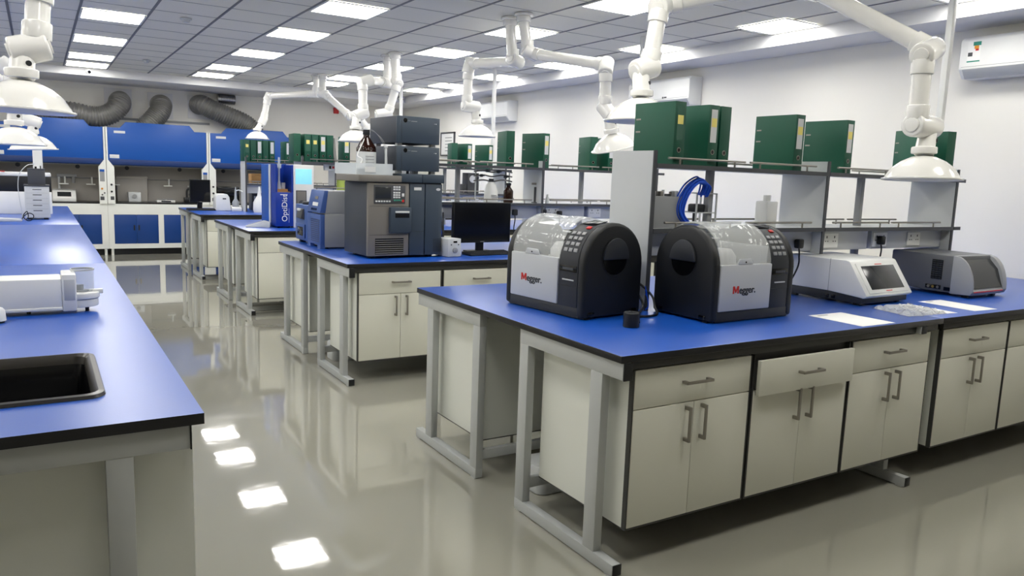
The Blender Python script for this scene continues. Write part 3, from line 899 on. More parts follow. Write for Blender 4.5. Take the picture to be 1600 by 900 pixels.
# ------------------------------------------------------------------ oil test sets on the nearest bench
def arch(y0, y1, zs, n=20, inset=0.0):
    c = (y0 + y1) / 2
    r = (y1 - y0) / 2 - inset
    return [(c - r * math.cos(PI * k / n), zs + r * math.sin(PI * k / n)) for k in range(n + 1)]
def make_tester():
    t = thing('oil_tester', 'x', 'test instrument', (0, 0, 0), 0, 'oil test sets on the nearest bench')
    L, Dp, ZS = .585, .40, .255
    MB().prism([(0.002, .004), (Dp - .002, .004), (Dp - .002, .055), (.002, .055)], .03, L - .03, 'x', bev=.004).box(.03, L - .03, .0005, .004, .012, .014).build('base', 'char', t)
    for x0, x1 in ((0, .05), (L - .05, L)):
        ar = arch(0, Dp, ZS)
        b = MB().prism([(Dp, 0.006), (Dp, ZS)] + ar[::-1][1:-1] + [(0, ZS), (0, .006)], x0, x1, 'x', bev=.016, seg=3)
        s_ = -1 if x0 == 0 else 1
        xo = x0 if s_ < 0 else x1
        # oval hand recess: a domed lid over a dark scoop
        m4 = Matrix.Translation((xo, Dp / 2, .265)) @ Matrix.Rotation(PI / 2, 4, 'Y')
        for q in ((.03, .06), (Dp - .06, Dp - .03)):
            b.box(x0 + .006, x1 - .006, q[0], q[1], 0, .008)
        cp = b.build('end_cap', 'black', t)
        e = MB()
        n = 28
        rim = [(Dp / 2 + .088 * math.cos(2 * PI * k / n), .295 + .095 * math.sin(2 * PI * k / n)) for k in range(n)]
        e.prism(rim, xo - .002, xo + .002, 'x', mi=0)
        up_ = [(Dp / 2 + .086 * math.cos(PI * k / n), .282 + .103 * math.sin(PI * k / n)) for k in range(n + 1)]
        e.prism(up_, min(xo, xo + s_ * .014), max(xo, xo + s_ * .014), 'x', bev=.005, mi=1)
        lo = [(Dp / 2 + .078 * math.cos(PI + PI * k / n), .280 + .072 * math.sin(PI + PI * k / n)) for k in range(n + 1)]
        e.prism(lo, min(xo, xo + s_ * .0035), max(xo, xo + s_ * .0035), 'x', mi=2)
        e.build('hand_recess', ['black', 'char', 'blackg'], cp)
        for q in (.035, Dp - .075):
            MB().box(min(xo, xo + s_ * .006) , max(xo, xo + s_ * .006), q, q + .04, .012, .035, .003).build('latch', 'blackg', cp)
    xa, xb = .045, .405
    MB().box(xa, xb, -.004, .03, .055, .278, .006).build('front_panel', 'panelg', t)
    mo = [(0, 0), (0, .036), (.011, .036), (.0205, .016), (.030, .036), (.041, .036), (.041, 0), (.032, 0), (.032, .022), (.0235, .004), (.0175, .004), (.009, .022), (.009, 0)]
    MB().prism([(xa + .088 + u, .14 + v) for u, v in mo], -.0055, -.0038, 'y').build('logo', 'red', t, 'red first letter of the name')
    text('logo', 'egger.', .048, 'char', t, (xa + .132, -.0048, .14), (PI / 2, 0, 0), .001, off=.014, label='dark rest of the name')
    # rear half of the tunnel, dark
    c, ro = Dp / 2, Dp / 2 - .006
    outer = [(c - ro * math.cos(a), ZS + ro * math.sin(a)) for a in [PI * .78 + PI * .22 * k / 12 for k in range(13)]] + [(Dp - .006, .055)]
    inner = [(c - (ro - .012) * math.cos(a), ZS + (ro - .012) * math.sin(a)) for a in [PI * .78 + PI * .22 * k / 12 for k in range(13)]] + [(Dp - .018, .055)]
    MB().shell(outer, inner, xa, xb, 'x').build('rear_casing', 'panelg', t)
    # clear ribbed cover over the chamber
    A = [PI * .8 * k / 22 for k in range(23)]
    tb = bmesh.new()
    NX = 44
    grid = [[], []]
    for lay in (0, 1):
        for i in range(NX + 1):
            x = xa + .001 + (xb - xa - .002) * i / NX
            q = (i / NX * 9) % 1
            rr_ = ro - .0035 * lay + (.0035 if (q < .35 and .02 < i / NX < .30) or (q < .35 and .66 < i / NX < .98) else 0)
            grid[lay].append([tb.verts.new((x, c - rr_ * math.cos(a), ZS + .02 + rr_ * math.sin(a))) for a in A])
    for lay in (0, 1):
        for i in range(NX):
            for j in range(22):
                g = grid[lay]
                tb.faces.new((g[i][j], g[i + 1][j], g[i + 1][j + 1], g[i][j + 1]))
    for i in range(NX):
        for j in (0, 22):
            tb.faces.new((grid[0][i][j], grid[0][i + 1][j], grid[1][i + 1][j], grid[1][i][j]))
    for j in range(22):
        for i in (0, NX):
            tb.faces.new((grid[0][i][j], grid[0][i][j + 1], grid[1][i][j + 1], grid[1][i][j]))
    bmesh.ops.recalc_face_normals(tb, faces=tb.faces)
    b = MB().add(tb)
    b.build('clear_cover', 'clear', t)
    MB().prism([(xa + .11, .28), (xa + .22, .28), (xa + .205, .305), (xa + .125, .305)], -.0045, .004, 'y', bev=.002).cyl((xa + .165, -.006, .290), (xa + .165, -.004, .290), .004, mi=1).build('cover_latch', ['panelg', 'blackg'], t)
    # chamber floor, side walls and the test vessel
    MB().box(xa, xb, .03, Dp - .02, .10, .14).box(xa, xa + .004, .03, Dp - .03, .14, .36).box(xb - .004, xb, .03, Dp - .03, .14, .36).build('chamber', 'lgrey', t)
    MB().lathe([(0, .141), (.06, .141), (.085, .19), (.085, .30), (.06, .335), (0, .34)], Mx=Matrix.Translation((xa + .20, Dp / 2, 0)), seg=28).cyl((xa + .115, Dp / 2, .24), (xa + .07, Dp / 2, .24), .02, seg=16).cyl((xa + .285, Dp / 2, .24), (xa + .33, Dp / 2, .24), .02, seg=16).build('test_vessel', 'white', t)
    # control section
    x0, x1 = xb + .002, L - .045
    ar = arch(.002, Dp - .002, ZS)
    MB().prism([(Dp - .002, .05), (Dp - .002, ZS)] + ar[::-1][1:-1] + [(.002, ZS), (.002, .05)], x0, x1, 'x', bev=.003).box(x0 + .002, x1 - .002, -.0005, .003, .15, .152).build('control_section', 'char', t)
    def on_arc(ang, x, du, dx, th, mi, b):
        rr = Dp / 2 - .002
        p = Vector((x, c - rr * math.cos(ang), ZS + rr * math.sin(ang)))
        m4 = Matrix.Translation(p) @ Matrix.Rotation(PI / 2 - ang, 4, 'X')
        b.box(-dx, dx, -du, du, -.002, th, .001, mi=mi, Mx=m4)
    kp = MB()
    xm = (x0 + x1) / 2
    for r_ in range(4):
        for k in range(3):
            on_arc(R(20 + 9 * r_), xm + (k - 1) * .034, .009, .012, .004, 0, kp)
    kp.build('keypad', 'mgrey', t)
    kb = MB()
    on_arc(R(60), xm + .028, .009, .014, .005, 0, kb)
    kb.build('stop_button', 'red', t)
    kb = MB()
    on_arc(R(80), xm, .04, .045, .002, 0, kb)
    kb.build('display', 'blackg', t)
    MB().box(x0 + .008, x1 - .008, -.001, .003, .22, .25, .001).box(x0 + .03, x1 - .03, -.0025, 0, .228, .24, .001, mi=1).build('port_strip', ['blackg', 'dgrey'], t)
    MB().box(x0 + .03, x1 - .025, -.0012, .003, .178, .184).build('name_strip', 'lgrey', t)
    return t
o = make_tester()
o.location = (2.665, 2.515, T)
o.rotation_euler = (0, 0, R(1))
o['label'] = 'black and silver oil tester, right one of two, its logo side facing the cupboards'
dup(o, (2.065, 3.395, T), R(-83), 'black and silver oil tester at the bench end, left one of two')

t = thing('weight', 'small black cylinder lying on the blue top between the two oil testers', 'cylinder', (2.265, 2.615, T))
MB().cyl((0, 0, 0), (0, 0, .066), .037, seg=32, bev=.003).build('body', 'black', t)
MB().lathe([(.024, .066), (.034, .066), (.034, .0675), (.024, .0675), (.024, .066)], seg=32).build('rim', 'dgrey', t)
cb = MB()
cb.tube(catmull([(2.545, 3.06, 1.06), (2.60, 2.985, 1.045), (2.635, 2.90, .985), (2.628, 2.86, .93), (2.59, 2.80, .9075), (2.50, 2.77, .9065), (2.42, 2.80, .9065)], 8), .006)
tag(cb.build('power_cable', 'black'), 'black mains cable dropping from the left oil tester to the blue top', 'cable')
cb = MB()
cb.tube(catmull([(2.61, 2.99, 1.0), (2.61, 2.93, .93), (2.55, 2.88, .9085), (2.46, 2.80, .9195), (2.40, 2.72, .9085), (2.35, 2.66, .9065)], 8), .006)
tag(cb.build('power_cable', 'black'), 'black cable looping on the blue top towards the black cylinder', 'cable')
cb = MB()
for i in range(3):
    cb.tube(catmull([(2.60 + .002 * i, 2.91, 1.03 - .02 * i), (2.615, 2.905, .97), (2.618, 2.90, .93 - .004 * i), (2.612, 2.912, .907)], 6), .003)
tag(cb.build('data_cable', 'cable_b'), 'thin blue cables beside the tall grey end panel', 'cable')

# white analyser
t = thing('analyser', 'white analyser with dark slanted screen and dark base, right of the oil testers', 'analyser', (3.925, 2.555, T), R(2))
W_, D_ = .47, .56
MB().prism([(.03, .012), (D_, .012), (D_, .062), (.03, .07)], .006, W_ - .006, 'x', bev=.004).box(.03, .06, .06, .10, 0, .013).box(W_ - .06, W_ - .03, .06, .10, 0, .013).box(.03, .06, D_ - .08, D_ - .04, 0, .013).box(W_ - .06, W_ - .03, D_ - .08, D_ - .04, 0, .013).build('base', 'char', t)
prof = [(.02, .045), (.0, .06), (.125, .245), (.15, .252), (D_, .248), (D_, .062), (.25, .062)]
MB().prism(prof, 0, W_, 'x', bev=.007).build('housing', 'white', t)
MB().box(-.0008, W_ + .0008, .245, .2475, .064, .25).build('seam', 'mgrey', t)
sl = math.atan2(.185, .125)
m4 = Matrix.Translation((W_ / 2, .0625, .1525)) @ Matrix.Rotation(sl, 4, 'X')
MB().box(-.20, .20, -.098, .098, -.004, .006, .005, Mx=m4).build('bezel', 'white', t)
MB().box(-.165, .165, -.075, .075, .004, .008, .001, Mx=m4).build('screen', 'dscreen', t)
MB().box(-.02, .05, .082, .087, .0055, .0068, Mx=m4).box(-.03, .03, -.089, -.084, .0055, .0068, Mx=m4).build('badge', 'red', t)
for z, x in ((.03, .20), (.03, .24)):
    MB().box(.0035, .0065, x, x + .025, z - .008, z + .012, .001).build('port', 'blackg', t)

# grey analyser
t = thing('analyser', 'grey analyser with curved front and vent grille, rightmost instrument on the nearest bench', 'analyser', (4.925, 2.50, T), R(1))
W_, D_ = .42, .55
for x in (.03, W_ - .06):
    for y in (.05, D_ - .08):
        MB().box(x, x + .03, y, y + .03, 0, .022).build('foot', 'black', t)
side = [(.10, .02), (.10, .258), (D_, .262), (D_, .04), (.30, .02)]
MB().prism(side, 0, W_, 'x', bev=.01).build('housing', 'ash', t)
n = 10
cur = [(.12 - .12 * math.sin(PI / 2 * k / n) , .045 + .213 * math.cos(PI / 2 * k / n)) for k in range(n + 1)]
fr = [(.14, .259)] + cur + [(.012, .022), (.14, .016)]
MB().prism(fr, -.003, .012, 'x', bev=.003).prism(fr, W_ - .045, W_ + .003, 'x', bev=.003).prism([(.14, .259), (.12, .258), (.105, .225), (.14, .22)], .012, W_ - .045, 'x').prism([(.0, .045), (.012, .02), (.14, .016), (.14, .06), (.012, .062)], .012, W_ - .045, 'x').build('bezel', 'panelg2', t)
sc = [(.112, .248), (.045, .175), (.006, .062), (.03, .055), (.14, .225)]
MB().prism(sc, .014, W_ - .046, 'x').build('screen', 'dscreen', t)
MB().box(.014, W_ - .048, -.002, .001, .038, .046).build('stripe', 'red', t)
b = MB().box(-.002, .002, .20, .27, .10, .225)
for i in range(3):
    for j in range(9):
        b.box(-.0028, -.0018, .204 + i * .022, .222 + i * .022, .104 + j * .0135, .112 + j * .0135, mi=1)
b.build('vent', ['blackg', 'char'], t)
b = MB().box(-.002, .002, .20, .30, .035, .062, .0015)
for yy, mi in ((.22, 1), (.25, 2), (.28, 1)):
    b.cyl((-.004, yy, .0485), (-.001, yy, .0485), .009, seg=14, mi=mi)
b.build('connectors', ['blackg', 'nickel', 'brass'], t)
MB().box(-.002, .002, .14, .18, .032, .055).build('grille', 'blackg', t)

for (x, y, w_, h_, a, lb_) in ((3.49, 2.345, .265, .31, 0, 'white paper sheet on the blue top in front of the white analyser'), (4.57, 2.40, .22, .34, -3, 'white paper sheet in front of the grey analyser'), (4.20, 2.40, .20, .30, -6, 'white paper sheet half under the crumpled plastic bag')):
    p = MB().box(-w_ / 2, w_ / 2, -h_ / 2, h_ / 2, .0003, .0012)
    p.box(-w_ * .35, -w_ * .05, h_ * .40, h_ * .43, .0012, .0015, mi=1)
    o = p.build('paper_sheet', ['paper', 'mgrey'])
    o.location = (x, y, T)
    o.rotation_euler = (0, 0, R(a))
    tag(o, lb_, 'paper', 'paper sheets on the nearest bench')
t_ = bmesh.new()
random.seed(3)
NX, NY = 18, 14
g = [[None] * (NY + 1) for _ in range(NX + 1)]
for i in range(NX + 1):
    for j in range(NY + 1):
        ed = min(i, NX - i, j, NY - j)
        g[i][j] = t_.verts.new((3.86 + .33 * i / NX + .06 * j / NY + random.uniform(-.004, .004), 2.26 + .26 * j / NY - .02 * i / NX + random.uniform(-.004, .004), T + .0025 + (random.uniform(.002, .022) if ed > 0 else .001)))
for i in range(NX):
    for j in range(NY):
        t_.faces.new((g[i][j], g[i + 1][j], g[i + 1][j + 1], g[i][j + 1]))
t_.faces.ensure_lookup_table()
bmesh.ops.solidify(t_, geom=t_.faces[:], thickness=-.0008)
tag(MB().add(t_).build('plastic_bag', 'bag'), 'crumpled clear plastic bag lying in front of the white analyser', 'bag')

# ------------------------------------------------------------------ things on the racks of the nearest bench
Y1C = 2.171 + .92
t = thing('controller_box', 'grey metal box with connectors on top, on the low shelf behind the tall end panel', 'instrument', (2.655, Y1C - .10, RZ_LOW))
MB().box(0, .25, 0, .2, 0, .165, .004).build('body', 'mgrey', t)
b = MB()
random.seed(5)
for i in range(9):
    x = .015 + i * .026
    if i % 2:
        b.cyl((x, .05, .165), (x, .05, .165 + random.uniform(.015, .035)), .008, seg=10, mi=i % 3)
    else:
        b.box(x - .01, x + .012, .03, .07, .165, .165 + random.uniform(.012, .03), .002, mi=i % 3)
b.build('connectors', ['dgrey', 'nickel', 'lgrey'], t)
b = MB()
for i in range(11):
    d = (i - 5) / 5
    j = lambda: random.uniform(-.006, .006)
    yy = Y1C - .10 + .02 * math.sin(i * 2.1)
    b.tube(catmull([(3.075 - .02 * d, yy + .03, 1.49 + j()), (3.06 - .02 * d + j(), yy, 1.545 + .012 * d), (3.0 + j(), yy, 1.572 + .014 * d + j()), (2.93 - .012 * d + j(), yy, 1.53 + .012 * d), (2.885 - .026 * d + j(), yy, 1.45 + j()),
                    (2.885 - .024 * d + j(), yy, 1.39), (2.93 - .03 * d + j(), yy, 1.345 + .006 * d), (2.99 - .02 * d + j(), yy, 1.328 + .004 * (i % 3))], 8), .0048)
tag(b.build('cable_bundle', 'cable_b'), 'hanging bundle of bright blue cables on the low shelf of the nearest rack', 'cable bundle')
t = thing('display_case', 'clear box frame holding a black part beside the blue cable bundle', 'case', (3.07, Y1C - .03, RZ_LOW))
b = MB()
for x in (0, .15):
    for y in (0, .12):
        b.box(x - .004, x + .004, y - .004, y + .004, 0, .185)
    for z in (.075, .181):
        b.box(x - .004, x + .004, 0, .12, z, z + .006)
for z in (.075, .181):
    for y in (0, .12):
        b.box(0, .15, y - .004, y + .004, z, z + .006)
b.build('frame', 'lgrey', t)
MB().box(.02, .10, .03, .09, .075, .125, .01).cyl((.05, .06, .0), (.05, .06, .08), .012, seg=12).build('core', 'char', t)
t = thing('canister', 'white square canister with a small cap on the low shelf left of the middle panel', 'canister', (3.60, Y1C - .06, RZ_LOW))
MB().box(-.045, .045, -.045, .045, 0, .15, .008).build('body', 'white', t)
MB().cyl((0, 0, .149), (0, 0, .185), .02, seg=18, bev=.003).build('cap', 'white', t)

def plug(x, y, z, lb_, grp, tail):
    t = thing('power_plug', lb_, 'plug', (x, y, z), 0, grp)
    MB().box(-.024, .024, -.038, 0, -.03, .026, .009).build('plug_body', 'black', t)
    MB().tube(catmull([(0, -.02, -.026), (0, -.026, -.07), tail[0], tail[1]], 8), .005).build('flex', 'black', t)
yt = Y1C - .1105
plug(4.64, yt, 1.235, 'black mains plug in the socket above the white analyser', 'plugs on the nearest rack', ((.03, .0, -.17), (.09, .03, -.325)))
plug(3.83, yt, 1.225, 'black mains plug beside the right shoulder of the right oil tester', 'plugs on the nearest rack', ((.0, -.02, -.15), (-.05, .03, -.318)))

# ------------------------------------------------------------------ second bench
t = thing('chromatograph', 'large navy and taupe bench chromatograph base with keypad and screen, on the second bench', 'chromatograph', (2.095, 5.475, T), R(4))
W_, D_, H_ = .645, .43, .575
MB().box(.001, W_ - .001, .02, D_, .02, H_, .006).build('casing', 'navy2', t)
for x in (.05, W_ - .09):
    for y in (.06, D_ - .10):
        MB().box(x, x + .04, y, y + .04, 0, .022).build('foot', 'black', t)
MB().box(.0, .345, -.012, .022, .02, H_, .008).build('fascia', 'taupe', t)
MB().box(.012, .335, -.0135, -.011, .40, .402).box(.012, .335, -.0135, -.011, .182, .184).build('seam', 'char', t)
b = MB().box(.045, .31, -.016, -.010, .42, .56, .003)
b.build('display_surround', 'dgrey', t)
MB().box(.055, .185, -.0185, -.0155, .455, .545, .001).build('screen', 'dscreen', t)
b = MB()
for i in range(6):
    b.box(.057 + i * .022, .073 + i * .022, -.0185, -.0155, .432, .443, .001, mi=0)
for r_ in range(5):
    for k in range(3):
        b.box(.205 + k * .021, .222 + k * .021, -.0185, -.0155, .54 - r_ * .018 - (.006 if r_ > 1 else 0), .553 - r_ * .018 - (.006 if r_ > 1 else 0), .001, mi=0)
for k in range(4):
    b.box(.21 + k * .018, .224 + k * .018, -.0185, -.0155, .44, .452, .001, mi=1)
b.box(.278, .298, -.0185, -.0155, .432, .452, .001, mi=2)
b.box(.278, .298, -.0185, -.0155, .475, .50, .001, mi=0)
b.build('keypad', ['label', 'teal', 'red'], t)
d = MB().box(.17, .352, -.045, -.008, .195, .395, .009).build('door', 'navy', t)
MB().box(.21, .33, -.050, -.044, .35, .366, .002).build('handle', 'lgrey', d)
MB().box(.21, .33, -.0465, -.044, .315, .348).build('recess', 'blackg', d)
b = MB().box(.06, .30, -.0135, -.011, .035, .155)
for i in range(7):
    b.box(.062, .298, -.0155, -.011, .040 + i * .0165, .047 + i * .0165, mi=1)
b.build('vent', ['blackg', 'taupe'], t)
MB().box(.35, .482, -.012, .02, .02, H_, .006).box(.352, .480, -.0135, -.011, .205, .2075, mi=1).build('column_panel', ['navy', 'char'], t)
MB().box(.385, .45, -.0145, -.0115, .525, .548, .0008).build('notice', 'label', t)
MB().prism([(.488, .022), (W_, .022), (W_, .0), (W_ - .02, -.010), (.60, -.014), (.488, -.014)], .02, H_, 'z', bev=.003).build('side_door', 'navy', t)
b = MB()
for i in range(9):
    b.box(.56, .64, -.017, -.012, .045 + i * .012, .049 + i * .012)
b.build('vent', 'char', t)
MB().lathe([(0, 0), (.02, 0), (.018, .002), (0, .003)], Mx=Matrix.Translation((.60, -.0135, .535)) @ Matrix.Rotation(PI / 2, 4, 'X') @ Matrix.Diagonal((1, .55, 1, 1)), seg=20).build('badge', 'lgrey', t)
MB().box(-.085, .27, -.03, D_ - .03, H_ + .008, H_ + .058, .006).box(0, W_ - .01, 0, D_ - .02, H_ - .001, H_ + .009, mi=1).build('shelf_tray', ['taupe', 'char'], t)
MB().box(.272, .45, -.025, D_ - .03, H_ + .009, H_ + .075, .006).box(.454, W_ + .005, -.025, D_ - .03, H_ + .009, H_ + .075, .006).build('top_ledge', 'navy', t)

def module(z, h, lb_, loc, d_=.49):
    t = thing('detector_module', lb_, 'detector module', (loc[0], loc[1], z), R(3), 'navy modules stacked on the chromatograph')
    w_ = .372
    MB().box(0, w_, .012, d_, .022, h, .004).build('casing', 'navy2', t)
    MB().prism([(0, .014), (w_, .014), (w_, .0), (w_ - .05, -.014), (.03, -.014), (0, 0)], .022, h, 'z', bev=.003).box(.034, .036, -.0155, -.012, .03, h - .008, mi=1).build('front_cover', ['navy', 'char'], t)
    MB().lathe([(0, 0), (.017, 0), (.017, .002), (0, .003)], Mx=Matrix.Translation((.065, -.014, h - .032)) @ Matrix.Rotation(PI / 2, 4, 'X'), seg=20).build('power_button', 'blackg', t)
    MB().box(.085, .09, -.0152, -.0135, h - .036, h - .03).box(.10, .105, -.0152, -.0135, h - .036, h - .03).box(.115, .165, -.0152, -.0135, h - .038, h - .034).build('marking', 'mgrey', t)
    MB().lathe([(0, 0), (.018, 0), (.016, .002), (0, .003)], Mx=Matrix.Translation((w_ - .04, -.0085, h - .045)) @ Matrix.Rotation(R(15), 4, 'Z') @ Matrix.Rotation(PI / 2, 4, 'X') @ Matrix.Diagonal((1, .55, 1, 1)), seg=20).build('badge', 'lgrey', t)
    for x in (.02, w_ - .06):
        for y in (.03, d_ - .08):
            MB().box(x, x + .04, y, y + .04, 0, .0225).build('foot', 'lgrey', t)
    return t
ZM = T + H_ + .0755
module(ZM, .21, 'navy detector module, lower one of the two stacked on the chromatograph', (2.345, 5.52), .40)
module(ZM + .2105, .225, 'navy detector module, top one of the stack over the chromatograph', (2.342, 5.52))
ZT = T + H_ + .0585
t = thing('solvent_tray', 'frosted plastic tray on top of the chromatograph under the amber bottle', 'tray', (1.985, 5.50, ZT), R(4))
b = MB().box(.03, .33, .0, .40, 0, .004).box(.03, .33, 0, .004, .004, .085).box(.03, .33, .396, .40, .004, .085).box(.03, .034, .004, .396, .004, .085).box(.326, .33, .004, .396, .004, .085)
b.build('body', 'cleart', t)
MB().box(.10, .19, -.001, 0, .02, .06).build('print', 'label', t)
def bottle(name, lb_, loc, r, h, m, capm, lab=None, nk=.35, grp=None):
    t = thing(name, lb_, 'bottle', loc, 0, grp)
    MB().lathe([(0, .001), (r * .93, 0), (r, .008), (r, h * .58), (r * .93, h * .63), (r * .42, h * .80), (r * nk, h * .84), (r * nk, h * .92), (0, h * .92)], seg=32).build('glass', m, t)
    MB().cyl((0, 0, h * .885), (0, 0, h), r * nk * 1.2, seg=24, bev=.003).build('cap', capm, t)
    if lab:
        q = MB()
        ring = [(r + .0006, h * .12), (r + .0012, h * .12), (r + .0012, h * .50), (r + .0006, h * .50), (r + .0006, h * .12)]
        q.lathe(ring, seg=32)
        la = q.build('paper_label', lab, t)
        p = MB()
        for i in range(4):
            a = R(-60)
            x, y = (r + .0012) * math.sin(a) * 0, -(r + .0018)
            p.box(-r * .45, r * .45, y - .0006, y + .002, h * (.18 + i * .07), h * (.195 + i * .07))
        p.build('print', 'mgrey', la)
    return t
bottle('solvent_bottle', 'large amber solvent bottle with white label standing in the frosted tray', (2.16, 5.68, ZT + .0045), .075, .335, 'amber', 'black', 'label', .30)
t = thing('tubing', 'thin clear tubes rising over the bottle and running to the navy modules', 'tubing', (0, 0, 0))
for i in range(3):
    MB().tube(catmull([(2.17 + .01 * i, 5.68, ZT + .34), (2.21 + .012 * i, 5.66, ZT + .335 - .01 * i), (2.27 + .008 * i, 5.63, ZT + .25), (2.285 + .008 * i, 5.60, ZT + .12), (2.27 + .01 * i, 5.58, ZT + .03)], 8), .0013).build('tube', 'mgrey', t)
MB().tube(catmull([(2.16, 5.68, ZT + .30), (2.09, 5.62, ZT + .20), (2.06, 5.60, ZT + .14), (2.09, 5.58, ZT + .11), (2.05, 5.57, ZT + .04), (2.04, 5.57, ZT + .006)], 8), .004).build('tube', 'white', t)
t = thing('filter_holder', 'slender grey stemmed filter standing right of the amber bottle', 'filter', (2.275, 5.565, ZT + .0045))
MB().lathe([(0, 0), (.032, 0), (.012, .06), (.009, .09), (.009, .20), (.014, .205), (.014, .22), (0, .22)], seg=18).build('stem', 'lgrey', t)

def unit_small(lb_, loc, wy, dx, h):
    # front faces -x
    t = thing('cooling_unit', lb_, 'bench unit', loc, 0)
    MB().box(.012, dx, 0, wy, .025, h, .008).build('casing', 'instblue', t)
    MB().box(-.004, .014, .06, wy - .05, .05, h * .50, .004, mi=0).box(-.006, -.002, .09, wy - .11, .07, h * .43, .003, mi=1).build('window', ['instblue', 'blackg'], t)
    MB().prism([(.012, h * .62), (-.02, h * .66), (-.004, h * .9), (.012, h * .9)], .10, wy - .12, 'y', bev=.003).build('display_hood', 'dgrey', t)
    MB().box(-.022, -.008, .13, wy - .15, h * .84, h * .90, .002).build('button_strip', 'label', t)
    for y in (.05, wy - .09):
        MB().box(.03, .08, y, y + .04, 0, .027).build('foot', 'black', t)
    MB().cyl((.09, wy * .5, h), (.09, wy * .5, h + .025), .07, seg=24, bev=.006).build('lid', 'black', t)
    MB().cyl((.22, wy * .35, h - .001), (.22, wy * .35, h + .05), .025, .012, seg=16).build('nozzle', 'white', t)
    return t
unit_small('small blue bench unit with dark window and black lid, behind the blue-and-grey one', (1.985, 6.655, T), .37, .42, .345)
t = thing('distillation_unit', 'blue fronted grey bench unit with ribbed lower grille, left of the chromatograph', 'bench unit', (1.985, 6.265, T))
wy, dx, h = .355, .46, .485
MB().box(.035, dx, 0, wy, .012, .29, .006).build('lower_casing', 'mgrey', t)
MB().prism([(.02, .30), (dx, .30), (dx, h), (.06, h)], .002, wy - .002, 'y', bev=.006).box(.04, dx - .01, .005, wy - .005, .285, .305).build('upper_casing', 'mgrey', t)
b = MB().box(0, .04, 0, wy, .03, .288, .004, mi=0)
for i in range(12):
    b.box(-.002, .004, .02, wy - .10, .055 + i * .0165, .063 + i * .0165, mi=1)
b.box(.0, .04, .0, .08, 0, .032).box(.0, .04, wy - .08, wy, 0, .032)
b.build('lower_front', ['instblue', 'instnavy'], t)
MB().prism([(-.004, .30), (.045, .30), (.07, h + .002), (.035, h + .002)], 0, wy, 'y', bev=.004).build('upper_front', 'instblue', t)
def slope(z):
    return -.004 + (.039) * (z - .30) / (h - .298)
for (ya, yb, z0, z1, m_) in ((.09, .23, .355, .385, 'label'), (.12, .20, .41, .435, 'taupe'), (.10, .25, .318, .335, 'blackg')):
    MB().prism([(slope(z0) - .003, z0), (slope(z0) + .004, z0), (slope(z1) + .004, z1), (slope(z1) - .003, z1)], ya, yb, 'y').build('display', m_, t)
for x in (.05, dx - .08):
    for y in (.03, wy - .07):
        MB().box(x, x + .03, y, y + .04, 0, .013).build('foot', 'black', t)

def monitor(lb_, loc, rz, w_, h_, zb, grp=None):
    t = thing('monitor', lb_, 'monitor', loc, rz, grp)
    MB().box(-w_ / 2, w_ / 2, -.012, .028, zb, zb + h_, .005).build('casing', 'black', t)
    MB().box(-w_ / 2 + .008, w_ / 2 - .008, -.0135, -.011, zb + .018, zb + h_ - .008).build('screen', 'blackg', t)
    MB().box(-.02, .02, -.0145, -.0125, zb + .005, zb + .011).build('badge', 'mgrey', t)
    MB().box(-.035, .035, .02, .05, .012, zb + h_ * .5, .004).build('stand', 'black', t)
    MB().box(-.12, .12, -.07, .11, 0, .0125, .004).build('foot', 'black', t)
    return t
def keyboard(lb_, loc, rz, w_=.44, d_=.14):
    t = thing('keyboard', lb_, 'keyboard', loc, rz)
    MB().prism([(0, 0), (d_, 0), (d_, .028), (0, .014)], -w_ / 2, w_ / 2, 'x', bev=.003).build('body', 'black', t)
    b = MB()
    for r_ in range(5):
        for k in range(18):
            x = -w_ / 2 + .012 + k * (w_ - .024) / 18
            y = .012 + r_ * .024
            z = .014 + .014 * y / d_
            b.box(x, x + (w_ - .024) / 18 - .004, y, y + .019, z, z + .006)
    b.build('keys', 'char', t)
    return t
monitor('black desktop monitor on the second bench beside the chromatograph', (3.245, 5.76, T), R(2), .575, .345, .085)
keyboard('black keyboard lying before the monitor on the second bench', (3.21, 5.50, T), R(6))
t = thing('power_supply', 'small white control box with a round dial, beside the black monitor', 'control box', (2.762, 5.44, T), R(8))
MB().box(0, .125, 0, .19, .004, .148, .004).box(.01, .03, .02, .05, 0, .005).box(.095, .115, .02, .05, 0, .005).box(.01, .03, .15, .17, 0, .005).box(.095, .115, .15, .17, 0, .005).build('casing', 'lgrey', t)
MB().cyl((.065, -.014, .055), (.065, .001, .055), .022, seg=24, bev=.003).build('dial', 'mgrey', t)
MB().box(.05, .085, -.003, .001, .115, .13).build('readout', 'blackg', t)
MB().box(.025, .035, -.003, .001, .095, .105).box(.095, .105, -.003, .001, .095, .105).build('buttons', 'dgrey', t)
b = MB()
for i in range(5):
    b.tube(catmull([(2.80 + .02 * i, 5.78, 1.12 + .03 * i), (2.85, 5.74 - .01 * i, 1.08 - .02 * i), (2.82 + .015 * i, 5.76, 1.0), (2.88, 5.72 + .01 * i, .95 - .005 * i), (2.80 + .01 * i, 5.74, .907)], 6), .006, mi=i % 3 // 2)
tag(b.build('cable_tangle', ['black', 'cable_b']), 'tangle of black and blue cables between the chromatograph and the black monitor', 'cables')
Y2C = BY[1] + .92
t = thing('wash_bottle', 'white plastic bottle with printed label on the low shelf over the monitor', 'bottle', (3.50, Y2C - .06, RZ_LOW))
MB().lathe([(0, 0), (.062, 0), (.065, .006), (.062, .10), (.045, .16), (.028, .185), (0, .185)], seg=28).build('body', 'white', t)
MB().cyl((0, 0, .184), (0, 0, .215), .024, seg=20, bev=.003).build('cap', 'dgrey', t)
MB().box(-.03, .03, -.066, -.05, .05, .055).box(-.03, .02, -.066, -.05, .065, .07).box(-.025, .03, -.065, -.05, .035, .04).build('print', 'mgrey', t)
